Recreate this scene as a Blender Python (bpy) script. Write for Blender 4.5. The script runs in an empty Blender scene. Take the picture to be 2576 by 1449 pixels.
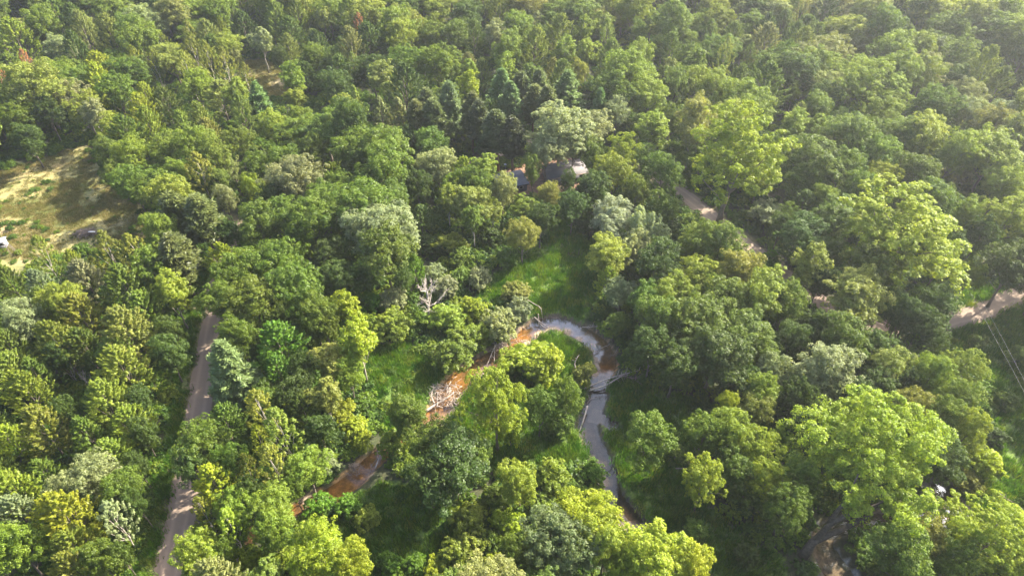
import bpy, math, random
import numpy as np
from mathutils import Vector, Matrix
R_ = math.radians
random.seed(7); rng = np.random.default_rng(7)
sc = bpy.context.scene
COL = sc.collection

# ------------------------------------------------------------------ camera, sky, sun, exposure
HCAM, PITCH, FPX = 120.0, R_(43.0), 1718.0            # FPX: focal length in px of a 2576 px wide picture
cam_d = bpy.data.cameras.new('camera'); cam = bpy.data.objects.new('camera', cam_d); COL.objects.link(cam)
cam.location = (0, 0, HCAM); cam.rotation_euler = (R_(90) - PITCH, 0, 0)
cam_d.sensor_width = 36; cam_d.lens = 36 * FPX / 2576; cam_d.clip_start = 1; cam_d.clip_end = 3000
sc.camera = cam
SUN_AZ, SUN_EL = R_(56.0), R_(37.0)
w = bpy.data.worlds.new('World'); sc.world = w; w.use_nodes = True
nt = w.node_tree; bg = nt.nodes['Background']
sky = nt.nodes.new('ShaderNodeTexSky'); sky.sky_type = 'NISHITA'; sky.sun_disc = False
sky.sun_elevation = SUN_EL; sky.sun_rotation = SUN_AZ; sky.dust_density = 4.0; sky.ozone_density = .3; sky.air_density = .8
nt.links.new(sky.outputs[0], bg.inputs[0]); bg.inputs[1].default_value = 0.15
sd = bpy.data.lights.new('sun', 'SUN'); sd.energy = 5.0; sd.angle = R_(0.6); sd.color = (1.0, 0.90, 0.72)
sun = bpy.data.objects.new('sun', sd); COL.objects.link(sun)
tosun = Vector((math.sin(SUN_AZ) * math.cos(SUN_EL), math.cos(SUN_AZ) * math.cos(SUN_EL), math.sin(SUN_EL)))
sun.rotation_euler = tosun.to_track_quat('Z', 'Y').to_euler(); sun.location = (100, 100, 200)
sc.view_settings.view_transform = 'Standard'; sc.view_settings.look = 'None'
sc.view_settings.gamma = 1; sc.view_settings.exposure = 2.06
sc.cycles.max_bounces = 6; sc.cycles.diffuse_bounces = 3; sc.cycles.transmission_bounces = 3
sc.cycles.transparent_max_bounces = 8; sc.cycles.volume_bounces = 0

def unproj(x, y, z=0.0):
    """point on the plane at height z that is seen at picture position x, y (2576 x 1449)"""
    u = (x - 1288) / FPX; v = (y - 724.5) / FPX
    t = (HCAM - z) / (math.sin(PITCH) + v * math.cos(PITCH))
    return np.array([u * t, (math.cos(PITCH) - v * math.sin(PITCH)) * t, z])
def depth(y, z=0.0):
    v = (y - 724.5) / FPX
    return (HCAM - z) / (math.sin(PITCH) + v * math.cos(PITCH))
def upoly(pts, z=0.0): return np.array([unproj(x, y, z)[:2] for x, y in pts])

# ------------------------------------------------------------------ small helpers
def noise2(x, y, scale, seed=0, octaves=3):
    out = np.zeros_like(x, dtype=float); amp = 1.0; tot = 0
    for o in range(octaves):
        s = scale / 2 ** o; r = np.random.default_rng(seed + o * 17); T = r.random((256, 256))
        xi = x / s + 1000; yi = y / s + 1000
        x0 = np.floor(xi).astype(int); y0 = np.floor(yi).astype(int)
        fx = xi - x0; fy = yi - y0; fx = fx * fx * (3 - 2 * fx); fy = fy * fy * (3 - 2 * fy)
        a = T[x0 % 256, y0 % 256]; b = T[(x0 + 1) % 256, y0 % 256]; c = T[x0 % 256, (y0 + 1) % 256]; d = T[(x0 + 1) % 256, (y0 + 1) % 256]
        out += amp * ((a * (1 - fx) + b * fx) * (1 - fy) + (c * (1 - fx) + d * fx) * fy); tot += amp; amp *= .5
    return out / tot
def inpoly(px, py, poly):
    ins = np.zeros(px.shape, bool); n = len(poly)
    for i in range(n):
        x1, y1 = poly[i]; x2, y2 = poly[(i + 1) % n]
        if y1 == y2: continue
        c = ((y1 > py) != (y2 > py)) & (px < (x2 - x1) * (py - y1) / (y2 - y1) + x1)
        ins ^= c
    return ins
def smooth_line(P, n=8):
    P = np.asarray(P, float); out = []
    for i in range(len(P) - 1):
        p0 = P[max(i - 1, 0)]; p1 = P[i]; p2 = P[i + 1]; p3 = P[min(i + 2, len(P) - 1)]
        for k in range(n):
            t = k / n
            out.append(.5 * ((2 * p1) + (-p0 + p2) * t + (2 * p0 - 5 * p1 + 4 * p2 - p3) * t * t + (-p0 + 3 * p1 - 3 * p2 + p3) * t ** 3))
    out.append(P[-1]); return np.array(out)
def dist_line(px, py, L):
    """distance to a polyline and the fraction along it"""
    best = np.full(px.shape, 1e9); tt = np.zeros(px.shape)
    for i in range(len(L) - 1):
        a = L[i][:2]; b = L[i + 1][:2]; d = b - a; l2 = (d @ d) + 1e-9
        t = np.clip(((px - a[0]) * d[0] + (py - a[1]) * d[1]) / l2, 0, 1)
        q = np.hypot(px - a[0] - t * d[0], py - a[1] - t * d[1])
        m = q < best; best[m] = q[m]; tt[m] = (i + t[m])
    return best, tt
def sstep(a, b, x):
    t = np.clip((x - a) / (b - a), 0, 1); return t * t * (3 - 2 * t)
def raw_mesh(name, V, F, mats=(), smooth=False, mat_idx=None):
    """V (n,3), F (m,4) quads, a 4th index of -1 makes a triangle"""
    me = bpy.data.meshes.new(name); V = np.asarray(V, np.float32); F = np.asarray(F, np.int32)
    if not len(F): me.vertices.add(len(V)); me.vertices.foreach_set('co', V.reshape(-1)); me.update(); return me
    tri = F[:, 3] < 0
    tot = np.where(tri, 3, 4).astype(np.int32)
    st = np.concatenate([[0], np.cumsum(tot)[:-1]]).astype(np.int32)
    loops = F.reshape(-1); loops = loops[loops >= 0]
    me.vertices.add(len(V)); me.vertices.foreach_set('co', V.reshape(-1))
    me.loops.add(len(loops)); me.loops.foreach_set('vertex_index', loops)
    me.polygons.add(len(F)); me.polygons.foreach_set('loop_start', st); me.polygons.foreach_set('loop_total', tot)
    if smooth: me.polygons.foreach_set('use_smooth', np.ones(len(F), bool))
    for m in mats: me.materials.append(m)
    if mat_idx is not None: me.polygons.foreach_set('material_index', np.asarray(mat_idx, np.int32))
    me.update(); me.validate(); return me
def new_obj(name, me, parent=None):
    o = bpy.data.objects.new(name, me); COL.objects.link(o)
    if parent is not None: o.parent = parent
    return o
def tag(o, label, cat, group=None):
    o['label'] = label; o['category'] = cat
    if group: o['group'] = group
    return o
def thing(name, label, cat, loc=(0, 0, 0), rz=0, group=None):
    o = bpy.data.objects.new(name, None); COL.objects.link(o); o.location = loc; o.rotation_euler = (0, 0, rz)
    o.empty_display_size = .3
    return tag(o, label, cat, group)

class Geo:
    """collects tubes, boxes and leaf faces into one mesh"""
    def __init__(s): s.V = []; s.F = []; s.n = 0
    def add(s, V, F):
        V = np.asarray(V, float); F = np.array(F, int)
        F = np.where(F >= 0, F + s.n, -1); s.V.append(V); s.F.append(F); s.n += len(V)
    def tube(s, pts, rad, k=6, cap=True):
        pts = np.asarray(pts, float); rad = np.broadcast_to(np.asarray(rad, float), (len(pts),)); n = len(pts)
        T = np.gradient(pts, axis=0); T /= np.linalg.norm(T, axis=1)[:, None] + 1e-9
        ref = np.array([0, 0, 1.]) if abs(T[0][2]) < .9 else np.array([1., 0, 0])
        a = np.arange(k) / k * 2 * math.pi; V = []
        for i in range(n):
            u = np.cross(T[i], ref); u /= np.linalg.norm(u) + 1e-9; v = np.cross(T[i], u)
            V.append(pts[i] + rad[i] * (np.cos(a)[:, None] * u + np.sin(a)[:, None] * v))
        V = np.concatenate(V); F = []
        for i in range(n - 1):
            for j in range(k): F.append((i * k + j, i * k + (j + 1) % k, (i + 1) * k + (j + 1) % k, (i + 1) * k + j))
        if cap:
            V = np.vstack([V, pts[:1], pts[-1:]])
            for j in range(k):
                F.append((n * k, (j + 1) % k, j, -1)); F.append((n * k + 1, (n - 1) * k + j, (n - 1) * k + (j + 1) % k, -1))
        s.add(V, F)
    def box(s, c, size, M=None, taper=1.0):
        x, y, z = np.array(size) / 2
        V = np.array([[sx * x * (taper if sz > 0 else 1), sy * y * (taper if sz > 0 else 1), sz * z] for sz in (-1, 1) for sy in (-1, 1) for sx in (-1, 1)])
        if M is not None: V = V @ np.array(M).T
        V = V + np.array(c)
        s.add(V, [(0, 2, 3, 1), (4, 5, 7, 6), (0, 1, 5, 4), (2, 6, 7, 3), (0, 4, 6, 2), (1, 3, 7, 5)])
    def prism(s, poly, y0, y1):
        """poly in x,z extruded along y"""
        n = len(poly); V = [(p[0], y0, p[1]) for p in poly] + [(p[0], y1, p[1]) for p in poly]
        F = [(i, (i + 1) % n, n + (i + 1) % n, n + i) for i in range(n)]
        if n == 4: F += [(3, 2, 1, 0), (4, 5, 6, 7)]
        if n == 3: F += [(2, 1, 0, -1), (3, 4, 5, -1)]
        s.add(V, F)
    def mesh(s, name, mats=(), smooth=False): return raw_mesh(name, np.concatenate(s.V), np.concatenate(s.F), mats, smooth)

# ------------------------------------------------------------------ materials
def mat(name):
    m = bpy.data.materials.new(name); m.use_nodes = True; t = m.node_tree; t.nodes.clear()
    o = t.nodes.new('ShaderNodeOutputMaterial'); return m, t, o
def N(t, typ, **kw):
    n = t.nodes.new(typ)
    for k, v in kw.items(): setattr(n, k, v)
    return n
def mth(t, op, a, b=None):
    n = t.nodes.new('ShaderNodeMath'); n.operation = op
    for i, q in enumerate((a, b)):
        if q is None: continue
        if hasattr(q, 'links'): t.links.new(q, n.inputs[i])
        else: n.inputs[i].default_value = q
    return n.outputs[0]
def mixc(t, fac, a, b, blend='MIX'):
    n = t.nodes.new('ShaderNodeMix'); n.data_type = 'RGBA'; n.blend_type = blend
    for i, q in ((0, fac), (6, a), (7, b)):
        if hasattr(q, 'links'): t.links.new(q, n.inputs[i])
        elif i == 0: n.inputs[0].default_value = q
        else: n.inputs[i].default_value = (*q, 1) if len(q) == 3 else q
    return n.outputs[2]
def noise(t, scale, detail=3, coord='Object', rough=.6, out='Fac'):
    tc = N(t, 'ShaderNodeTexCoord'); n = N(t, 'ShaderNodeTexNoise'); n.inputs['Scale'].default_value = scale
    n.inputs['Detail'].default_value = detail; n.inputs['Roughness'].default_value = rough
    if coord == 'World':
        g = N(t, 'ShaderNodeNewGeometry'); t.links.new(g.outputs['Position'], n.inputs['Vector'])
    else: t.links.new(tc.outputs[coord], n.inputs['Vector'])
    return n.outputs[out]
def ramp(t, fac, stops):
    n = N(t, 'ShaderNodeValToRGB'); t.links.new(fac, n.inputs[0]); e = n.color_ramp.elements
    while len(e) < len(stops): e.new(.5)
    for q, (p, c) in zip(e, stops): q.position = p; q.color = (*c, 1) if len(c) == 3 else (c[0],) * 3 + (1,)
    return n.outputs[0]

def leaf_mat(name, far=None, transl=.45, gloss=.012):
    m, t, o = mat(name); oi = N(t, 'ShaderNodeObjectInfo'); g = N(t, 'ShaderNodeNewGeometry')
    if far is None: base = oi.outputs['Color']
    else: base = ramp(t, oi.outputs['Random'], far)
    hs = N(t, 'ShaderNodeHueSaturation'); t.links.new(base, hs.inputs['Color'])
    isl = g.outputs['Random Per Island']
    nz = noise(t, .45, 2)
    val = mth(t, 'ADD', mth(t, 'MULTIPLY', isl, .55), mth(t, 'MULTIPLY', nz, .9)); val = mth(t, 'ADD', val, .28)
    t.links.new(val, hs.inputs['Value'])
    hue = mth(t, 'ADD', mth(t, 'MULTIPLY', nz, -.06), .53); t.links.new(hue, hs.inputs['Hue'])
    hs.inputs['Saturation'].default_value = 1.04
    c = hs.outputs[0]
    d = N(t, 'ShaderNodeBsdfDiffuse'); t.links.new(c, d.inputs[0])
    tr = N(t, 'ShaderNodeBsdfTranslucent'); t.links.new(mixc(t, 1.0, c, (1.45, 1.42, .45), 'MULTIPLY'), tr.inputs[0])
    mx = N(t, 'ShaderNodeMixShader'); mx.inputs[0].default_value = transl
    t.links.new(d.outputs[0], mx.inputs[1]); t.links.new(tr.outputs[0], mx.inputs[2])
    gl = N(t, 'ShaderNodeBsdfGlossy'); gl.inputs['Roughness'].default_value = .45; gl.inputs[0].default_value = (.9, .95, 1, 1)
    m2 = N(t, 'ShaderNodeMixShader'); m2.inputs[0].default_value = gloss
    t.links.new(mx.outputs[0], m2.inputs[1]); t.links.new(gl.outputs[0], m2.inputs[2]); t.links.new(m2.outputs[0], o.inputs[0])
    return m
def simple_mat(name, c1, c2, scale=3, rough=.85, coord='Object', bump=0, stretch=None):
    m, t, o = mat(name); nz = noise(t, scale, 4, coord)
    b = N(t, 'ShaderNodeBsdfPrincipled'); t.links.new(mixc(t, ramp(t, nz, [(.3, (0, 0, 0)), (.7, (1, 1, 1))]), c1, c2), b.inputs['Base Color'])
    b.inputs['Roughness'].default_value = rough
    if bump:
        bp = N(t, 'ShaderNodeBump'); bp.inputs['Strength'].default_value = bump; t.links.new(nz, bp.inputs['Height']); t.links.new(bp.outputs[0], b.inputs['Normal'])
    t.links.new(b.outputs[0], o.inputs[0]); return m
def bark_mat(name):
    m, t, o = mat(name); oi = N(t, 'ShaderNodeObjectInfo'); nz = noise(t, 2.5, 4)
    v = ramp(t, nz, [(.25, (.5, .5, .5)), (.75, (1.3, 1.3, 1.3))])
    b = N(t, 'ShaderNodeBsdfPrincipled'); b.inputs['Roughness'].default_value = .9
    t.links.new(mixc(t, 1.0, oi.outputs['Color'], v, 'MULTIPLY'), b.inputs['Base Color']); t.links.new(b.outputs[0], o.inputs[0]); return m
M_leaf = leaf_mat('foliage'); M_needle = leaf_mat('needles', transl=.25, gloss=.02); M_bark = bark_mat('bark')
FARRAMP = [(0.0, (.055, .090, .020)), (.2, (.092, .145, .024)), (.42, (.150, .205, .032)), (.6, (.105, .155, .030)), (.75, (.195, .235, .036)), (.9, (.175, .21, .075)), (.988, (.19, .20, .06))]
M_leaf_far = leaf_mat('forest_foliage', far=FARRAMP)
M_bush_far = leaf_mat('undergrowth_foliage', far=[(0, (.04, .085, .014)), (.4, (.07, .125, .018)), (.7, (.10, .165, .02)), (1, (.15, .20, .025))])
M_grass = leaf_mat('grass_blades', far=[(0, (.05, .125, .018)), (.5, (.08, .165, .02)), (.85, (.12, .19, .025)), (1, (.18, .21, .05))], transl=.35)
M_dry = leaf_mat('dry_grass_blades', far=[(0, (.10, .12, .035)), (.5, (.17, .16, .06)), (1, (.25, .20, .10))], transl=.3)

# ------------------------------------------------------------------ open ground seen in the photo
RIV = [((640, 1345), 2.3), ((700, 1312), 2.3), ((760, 1278), 2.4), ((830, 1248), 2.6), ((880, 1215), 2.7), ((928, 1170), 2.6), ((965, 1138), 2.4), ((1030, 1098), 2.6), ((1085, 1060), 3.2),
       ((1110, 1030), 3.4), ((1128, 990), 3.3), ((1163, 950), 3.4), ((1200, 925), 3.4), ((1244, 902), 3.1), ((1289, 872), 3.0), ((1328, 842), 3.2), ((1362, 819), 3.0), ((1402, 815), 2.9), ((1452, 834), 3.1),
       ((1496, 861), 3.3), ((1522, 896), 3.3), ((1520, 932), 3.0), ((1506, 962), 2.5), ((1504, 998), 2.7), ((1494, 1024), 2.8), ((1478, 1069), 2.7), ((1490, 1105), 2.6), ((1512, 1152), 2.5),
       ((1529, 1192), 2.5), ((1541, 1242), 2.5), ((1565, 1282), 2.7), ((1595, 1320), 2.8), ((1640, 1370), 2.6), ((1720, 1440), 2.5), ((1840, 1500), 2.5), ((1990, 1520), 2.5), ((2110, 1470), 3.4),
       ((2086, 1410), 3.3), ((2068, 1370), 2.9), ((2085, 1335), 2.2), ((2160, 1315), 2.2), ((2270, 1310), 2.4), ((2360, 1318), 2.6), ((2412, 1298), 3.0), ((2400, 1262), 2.4), ((2340, 1225), 2.4)]
riv = smooth_line(np.array([np.append(unproj(x, y, -.9)[:2], h * .88) for (x, y), h in RIV]), 6)
POND = upoly([(1500, 1036), (1530, 1042), (1560, 1066), (1566, 1088), (1540, 1085), (1512, 1066), (1490, 1060)], -.9)
ROAD1 = smooth_line([unproj(x, y)[:2] for x, y in ((412, 1560), (426, 1449), (444, 1348), (464, 1248), (510, 965), (538, 800), (556, 700), (580, 560))], 10)
ROAD2 = smooth_line([unproj(x, y)[:2] for x, y in ((1590, 400), (1650, 440), (1716, 487), (1770, 528), (1825, 575), (1880, 618), (1920, 650), (1966, 686), (2060, 755), (2190, 815), (2310, 825), (2410, 803), (2480, 780), (2560, 742), (2700, 690))], 8)
ROAD3 = smooth_line([unproj(x, y)[:2] for x, y in ((1120, 440), (1192, 411), (1245, 390), (1290, 370), (1342, 350), (1420, 322), (1520, 290))], 8)
ROADS = [(ROAD1, 2.7), (ROAD2, 2.6), (ROAD3, 2.0)]
OPEN = {
 'clearing': upoly([(-60, 450), (0, 432), (60, 412), (150, 385), (222, 362), (243, 400), (262, 450), (305, 480), (375, 520), (408, 560), (400, 600), (330, 615), (240, 630), (150, 640), (95, 665), (60, 690), (0, 715), (-80, 740)]),
 'glade': upoly([(610, 155), (660, 150), (700, 165), (730, 200), (745, 250), (720, 262), (680, 240), (640, 225)]),
 'meadow': upoly([(1370, 610), (1395, 565), (1440, 550), (1480, 600), (1500, 660), (1520, 700), (1490, 760), (1480, 825), (1420, 800), (1370, 790), (1310, 800), (1230, 790), (1205, 740), (1250, 690), (1320, 650)]),
 'island': upoly([(1370, 838), (1420, 830), (1470, 855), (1500, 900), (1500, 930), (1478, 970), (1470, 1020), (1452, 1070), (1475, 1130), (1500, 1180), (1400, 1160), (1310, 1170), (1240, 1180), (1120, 1090), (1130, 1040), (1200, 960), (1270, 920), (1320, 870)]),
 'bank_left': upoly([(900, 870), (1010, 860), (1090, 900), (1150, 930), (1120, 960), (1075, 1000), (1070, 1060), (1000, 1090), (940, 1080), (930, 980)]),
 'bank_right': upoly([(1530, 950), (1620, 965), (1740, 1000), (1780, 1100), (1740, 1180), (1760, 1260), (1860, 1330), (1960, 1400), (1990, 1480), (1700, 1480), (1660, 1340), (1600, 1300), (1560, 1210), (1530, 1130), (1520, 1050)]),
 'south': upoly([(780, 1330), (860, 1300), (900, 1240), (980, 1210), (1120, 1250), (1180, 1330), (1160, 1400), (1120, 1460), (900, 1480), (840, 1400)]),
 'east': upoly([(2405, 700), (2450, 690), (2500, 720), (2576, 730), (2640, 740), (2680, 1270), (2560, 1300), (2470, 1240), (2480, 1150), (2490, 1010), (2440, 900), (2330, 900), (2400, 830), (2400, 760)]),
 'east_bank': upoly([(2330, 1300), (2390, 1240), (2470, 1220), (2576, 1290), (2450, 1330)]),
 'yard': upoly([(1235, 440), (1300, 415), (1345, 400), (1440, 395), (1470, 430), (1460, 480), (1380, 500), (1280, 500)]),
}

_s = np.r_[0, np.cumsum(np.linalg.norm(np.diff(ROAD1, axis=0), axis=1))]; _T = np.gradient(ROAD1, axis=0); _T /= np.linalg.norm(_T, axis=1)[:, None]; _N = np.stack([-_T[:, 1], _T[:, 0]], 1)
OPEN['verge'] = np.vstack([ROAD1[:-8] + _N[:-8] * 2.6, (ROAD1[:-8] + _N[:-8] * 6.4)[::-1]])
# ------------------------------------------------------------------ ground
def axis(a, b, fine0, fine1, fine, coarse):
    return np.unique(np.round(np.concatenate([np.arange(a, fine0, coarse), np.arange(fine0, fine1, fine), np.arange(fine1, b + coarse, coarse)]), 4))
gx = axis(-900, 900, -110, 125, .65, 6.0); gy = axis(-100, 1500, 40, 215, .65, 6.0)
X, Y = np.meshgrid(gx, gy); sh = X.shape; X = X.ravel(); Y = Y.ravel()
dR, tR = dist_line(X, Y, riv[:, :2])
hwR = riv[np.clip(tR.astype(int), 0, len(riv) - 1), 2] * (1 + .22 * (noise2(X, Y, 4, 5) - .5))
Z = .5 * (noise2(X, Y, 40, 1) - .5) + .18 * (noise2(X, Y, 4, 2) - .5)
droad = np.minimum.reduce([dist_line(X, Y, r)[0] - hw for r, hw in ROADS])
Z *= sstep(0, 4, droad) * .9 + .1 * 0
pw = inpoly(X + 1.0 * (noise2(X, Y, 3, 8) - .5), Y, POND)
prof = sstep(.72, 1.0, dR / hwR) * .75 + sstep(hwR, hwR + .8, dR) * .25
Z = np.where(dR < hwR + .8, -1.45 + (Z + 1.45) * prof, Z)
Z = np.where(pw, -1.3, Z)
BARM = np.zeros(len(X))
def bar(x, y, r, top, Zc, stretch=1.0):
    global BARM
    p = unproj(x, y, -.9); d = np.hypot(X - p[0], (Y - p[1]) * stretch) + 1.2 * (noise2(X, Y, 1.8, 9) - .5)
    BARM = np.maximum(BARM, 1 - sstep(.9, 1.7, d / r)); return np.maximum(Zc, np.where(Zc < -.2, top - .14 * d * d / r, -9))
for x, y, r, top in ((1330, 866, 1.6, -.86), (1362, 845, 1.8, -.78), (1392, 836, 2.0, -.74), (1425, 838, 1.4, -.86), (1458, 852, 1.0, -.93), (1484, 880, .9, -.9), (1495, 905, .9, -.86), (1500, 925, .9, -.84), (1300, 888, 1.4, -.95),
                     (1498, 940, .8, -.85), (1120, 1060, 2.0, -.92), (1145, 1040, 2.0, -.85), (1090, 1080, 2.0, -.94), (1215, 945, 1.4, -.95), (938, 1200, 1.0, -.88), (1560, 1300, 1.5, -.84), (1580, 1325, 1.6, -.86),
                      (2400, 1310, 1.2, -.86), (2425, 1275, 1.2, -.85), (770, 1262, 1.5, -.9)):
    Z = bar(x, y, r, top, Z)
ti = np.clip(tR, 0, len(riv) - 1.001) / 6
n1 = noise2(X, Y, 9, 21); n2 = noise2(X, Y, 1.6, 22); n3 = noise2(X, Y, 30, 23)
c3 = lambda *c: np.array(c)[None, :]
def lerp(A, B, m): return A + (B - A) * np.clip(m, 0, 1)[:, None]
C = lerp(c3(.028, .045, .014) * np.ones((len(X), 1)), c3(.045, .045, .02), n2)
wx = X + 4.0 * (noise2(X, Y, 3, 31) - .5); wy = Y + 3.0 * (noise2(X, Y, 3, 32) - .5)
IN = {k: inpoly(wx, wy, p) for k, p in OPEN.items()}
green = lerp(c3(.05, .105, .016) * np.ones((len(X), 1)), c3(.11, .165, .028), n1 * .7 + n2 * .5)
for k in ('meadow', 'island', 'bank_left', 'bank_right', 'south', 'east', 'east_bank', 'verge'): C = np.where(IN[k][:, None], green, C)
dry = lerp(c3(.12, .15, .04) * np.ones((len(X), 1)), c3(.24, .215, .085), sstep(.40, .68, n1)); dry = lerp(dry, c3(.06, .075, .025), sstep(.58, .75, n2) * .7)
for k in ('clearing', 'glade'): C = np.where(IN[k][:, None], dry, C)
yard = lerp(c3(.16, .085, .055) * np.ones((len(X), 1)), c3(.24, .16, .11), n2)
C = np.where(IN['yard'][:, None], yard, C)
def patch(x, y, r, col, stretch=1.0, soft=.75, amt=.75):
    global C
    p = unproj(x, y); d = np.hypot((X - p[0]), (Y - p[1]) * stretch) / r + 1.1 * (n2 - .5)
    C = lerp(C, c3(*col), (1 - sstep(1 - soft, 1 + soft, d)) * amt)
for x, y, r in ((20, 575, 7), (70, 580, 5), (10, 615, 6), (90, 600, 5), (50, 650, 5), (130, 420, 4), (40, 440, 5), (300, 560, 4), (350, 590, 5), (330, 500, 4), (280, 510, 3), (-20, 590, 8)): patch(x, y, r * .8, (.29, .22, .12), 1.6, .8, .6)
for x, y, r in ((690, 222, 5), (710, 212, 5), (650, 195, 4)): patch(x, y, r, (.32, .25, .17), 1.5)
for x, y, r in ((1404, 575, 1.0), (1402, 590, 1.0), (1408, 605, 1.1), (1412, 620, 1.2), (1425, 632, 1.2), (1440, 640, 1.3), (1452, 637, 1.0)): patch(x, y, r, (.055, .035, .025), 1, .5, .95)
for x, y, r in ((480, 750, 4), (495, 740, 3), (2440, 835, 1.5), (2420, 1320, 3), (2390, 1290, 3)): patch(x, y, r, (.26, .19, .14))
verge = sstep(2.4, .2, droad) if False else 1 - sstep(.1, 2.2, droad + 1.4 * (n2 - .5))
C = lerp(C, c3(.15, .13, .07), verge * .75)
# river bed and its banks
bankm = 1 - sstep(0, .5, dR - hwR - .0)
C = lerp(C, c3(.085, .065, .035), bankm * (Z < -.3) * .8)
orange = (1 - sstep(10.5, 12.6, ti)); orange2 = sstep(1.4, .4, np.abs(ti - 21.0))
bed = lerp(c3(.15, .115, .08) * np.ones((len(X), 1)), c3(.36, .215, .07), np.clip(orange * (.15 + n2 * 1.2), 0, 1))
bed = lerp(bed, c3(.20, .13, .075), sstep(17.5, 19, ti) * sstep(21.5, 20.5, ti) if False else np.where((ti > 18) & (ti < 20.2), .85, 0))
bed = lerp(bed, c3(.33, .16, .04), np.exp(-((ti - 20.9) / .5) ** 2))
bed = lerp(bed, c3(.40, .22, .06), np.exp(-((ti - 14.6) / .6) ** 2) * (Z < -1.2))
bed = lerp(bed, c3(.10, .07, .04), sstep(.62, .8, n2) * .5)
bed = lerp(bed, c3(.055, .055, .055), (ti > 21.8) * (.75 + n2 * .4)); bed = lerp(bed, c3(.23, .23, .24), ((ti > 35.5) & (ti < 39)) * .95); bed = lerp(bed, c3(.08, .065, .05), ((ti > 15.8) & (ti < 18.3)) * .7)  # pale grey stretch has the sky's reflection put into its bed colour
C = np.where(((dR < hwR * 1.02) | pw)[:, None], bed, C)
dep = np.clip((-.9 - Z) / .6, 0, 1)
C = lerp(C, lerp(c3(.40, .32, .25) * np.ones((len(X), 1)), c3(.26, .19, .13), n2), BARM * ((dR < hwR * 1.15) & (Z < -.4)))
C = np.where(((Z > -.99) & (Z < -.5) & (BARM < .3) & (dR < hwR * 1.3))[:, None], c3(.07, .06, .03), C)
ny, nx = sh; idx = np.arange(nx * ny).reshape(sh)
F = np.stack([idx[:-1, :-1].ravel(), idx[:-1, 1:].ravel(), idx[1:, 1:].ravel(), idx[1:, :-1].ravel()], 1)
m, t, o = mat('ground'); at = N(t, 'ShaderNodeAttribute', attribute_name='surface'); b = N(t, 'ShaderNodeBsdfPrincipled'); b.inputs['Roughness'].default_value = .95
nz = noise(t, 1.1, 8, 'World', .85); v = ramp(t, nz, [(.32, (.35, .4, .4)), (.5, (.95, .95, .95)), (.66, (1.75, 1.6, 1.4))])
t.links.new(mixc(t, 1.0, at.outputs['Color'], v, 'MULTIPLY'), b.inputs['Base Color'])
bp = N(t, 'ShaderNodeBump'); bp.inputs['Strength'].default_value = .6; bp.inputs['Distance'].default_value = .25; t.links.new(nz, bp.inputs['Height']); t.links.new(bp.outputs[0], b.inputs['Normal'])
t.links.new(b.outputs[0], o.inputs[0])
me = raw_mesh('ground', np.stack([X, Y, Z], 1), F, (m,), True)
ca = me.color_attributes.new('surface', 'FLOAT_COLOR', 'POINT'); ca.data.foreach_set('color', np.concatenate([C, np.ones((len(C), 1))], 1).astype(np.float32).ravel())
g = new_obj('ground', me); g['kind'] = 'structure'

# water: one ribbon sheet along the river
L = riv[:, :2]; T = np.gradient(L, axis=0); T /= np.linalg.norm(T, axis=1)[:, None]; Nn = np.stack([-T[:, 1], T[:, 0]], 1)
V = np.concatenate([np.c_[L + Nn * (riv[:, 2:] + .7), np.full(len(L), -1.0)], np.c_[L - Nn * (riv[:, 2:] + .7), np.full(len(L), -1.0)]]); n = len(L)
F = [(i, i + 1, n + i + 1, n + i) for i in range(n - 1)]
m, t, o = mat('water'); tr = N(t, 'ShaderNodeBsdfTransparent'); tr.inputs[0].default_value = (.70, .62, .50, 1)
gl = N(t, 'ShaderNodeBsdfGlossy'); gl.inputs['Roughness'].default_value = .06; gl.inputs[0].default_value = (.66, .75, .88, 1)
fr = N(t, 'ShaderNodeFresnel'); fr.inputs[0].default_value = 1.33
mx = N(t, 'ShaderNodeMixShader'); t.links.new(mth(t, 'ADD', mth(t, 'MULTIPLY', fr.outputs[0], 1.15), .015), mx.inputs[0])
nz = noise(t, 1.5, 3, 'World'); bp = N(t, 'ShaderNodeBump'); bp.inputs['Strength'].default_value = .12; bp.inputs['Distance'].default_value = .1
t.links.new(nz, bp.inputs['Height']); t.links.new(bp.outputs[0], gl.inputs['Normal'])
t.links.new(tr.outputs[0], mx.inputs[1]); t.links.new(gl.outputs[0], mx.inputs[2]); t.links.new(mx.outputs[0], o.inputs[0]); M_water = m
wo = new_obj('river_water', raw_mesh('river_water', V, F, (m,), True)); wo['kind'] = 'structure'
pc = POND.mean(0); V = [(pc[0], pc[1], -1.004)] + [(*(pc + (p - pc) * 1.35), -1.004) for p in POND]; k = len(POND)
wo = new_obj('backwater', raw_mesh('backwater', V, [(0, 1 + i, 1 + (i + 1) % k, -1) for i in range(k)], (m,))); wo['kind'] = 'structure'

# roads
def road_mat(name, c1, c2):
    m, t, o = mat(name); uv = N(t, 'ShaderNodeAttribute', attribute_name='across'); nz = noise(t, .9, 5, 'World', .7)
    d = mth(t, 'ABSOLUTE', mth(t, 'SUBTRACT', mth(t, 'ABSOLUTE', uv.outputs['Fac']), .42))
    trk = ramp(t, d, [(.02, (1, 1, 1)), (.22, (0, 0, 0))]); col = mixc(t, nz, c1, c2); col = mixc(t, mth(t, 'MULTIPLY', trk, .5), col, tuple(q * 1.25 for q in c2))
    f = noise(t, 14, 3, 'World'); col = mixc(t, 1.0, col, ramp(t, f, [(.3, (.8, .8, .8)), (.7, (1.15, 1.15, 1.15))]), 'MULTIPLY')
    b = N(t, 'ShaderNodeBsdfPrincipled'); b.inputs['Roughness'].default_value = .95; t.links.new(col, b.inputs['Base Color']); t.links.new(b.outputs[0], o.inputs[0]); return m
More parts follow.
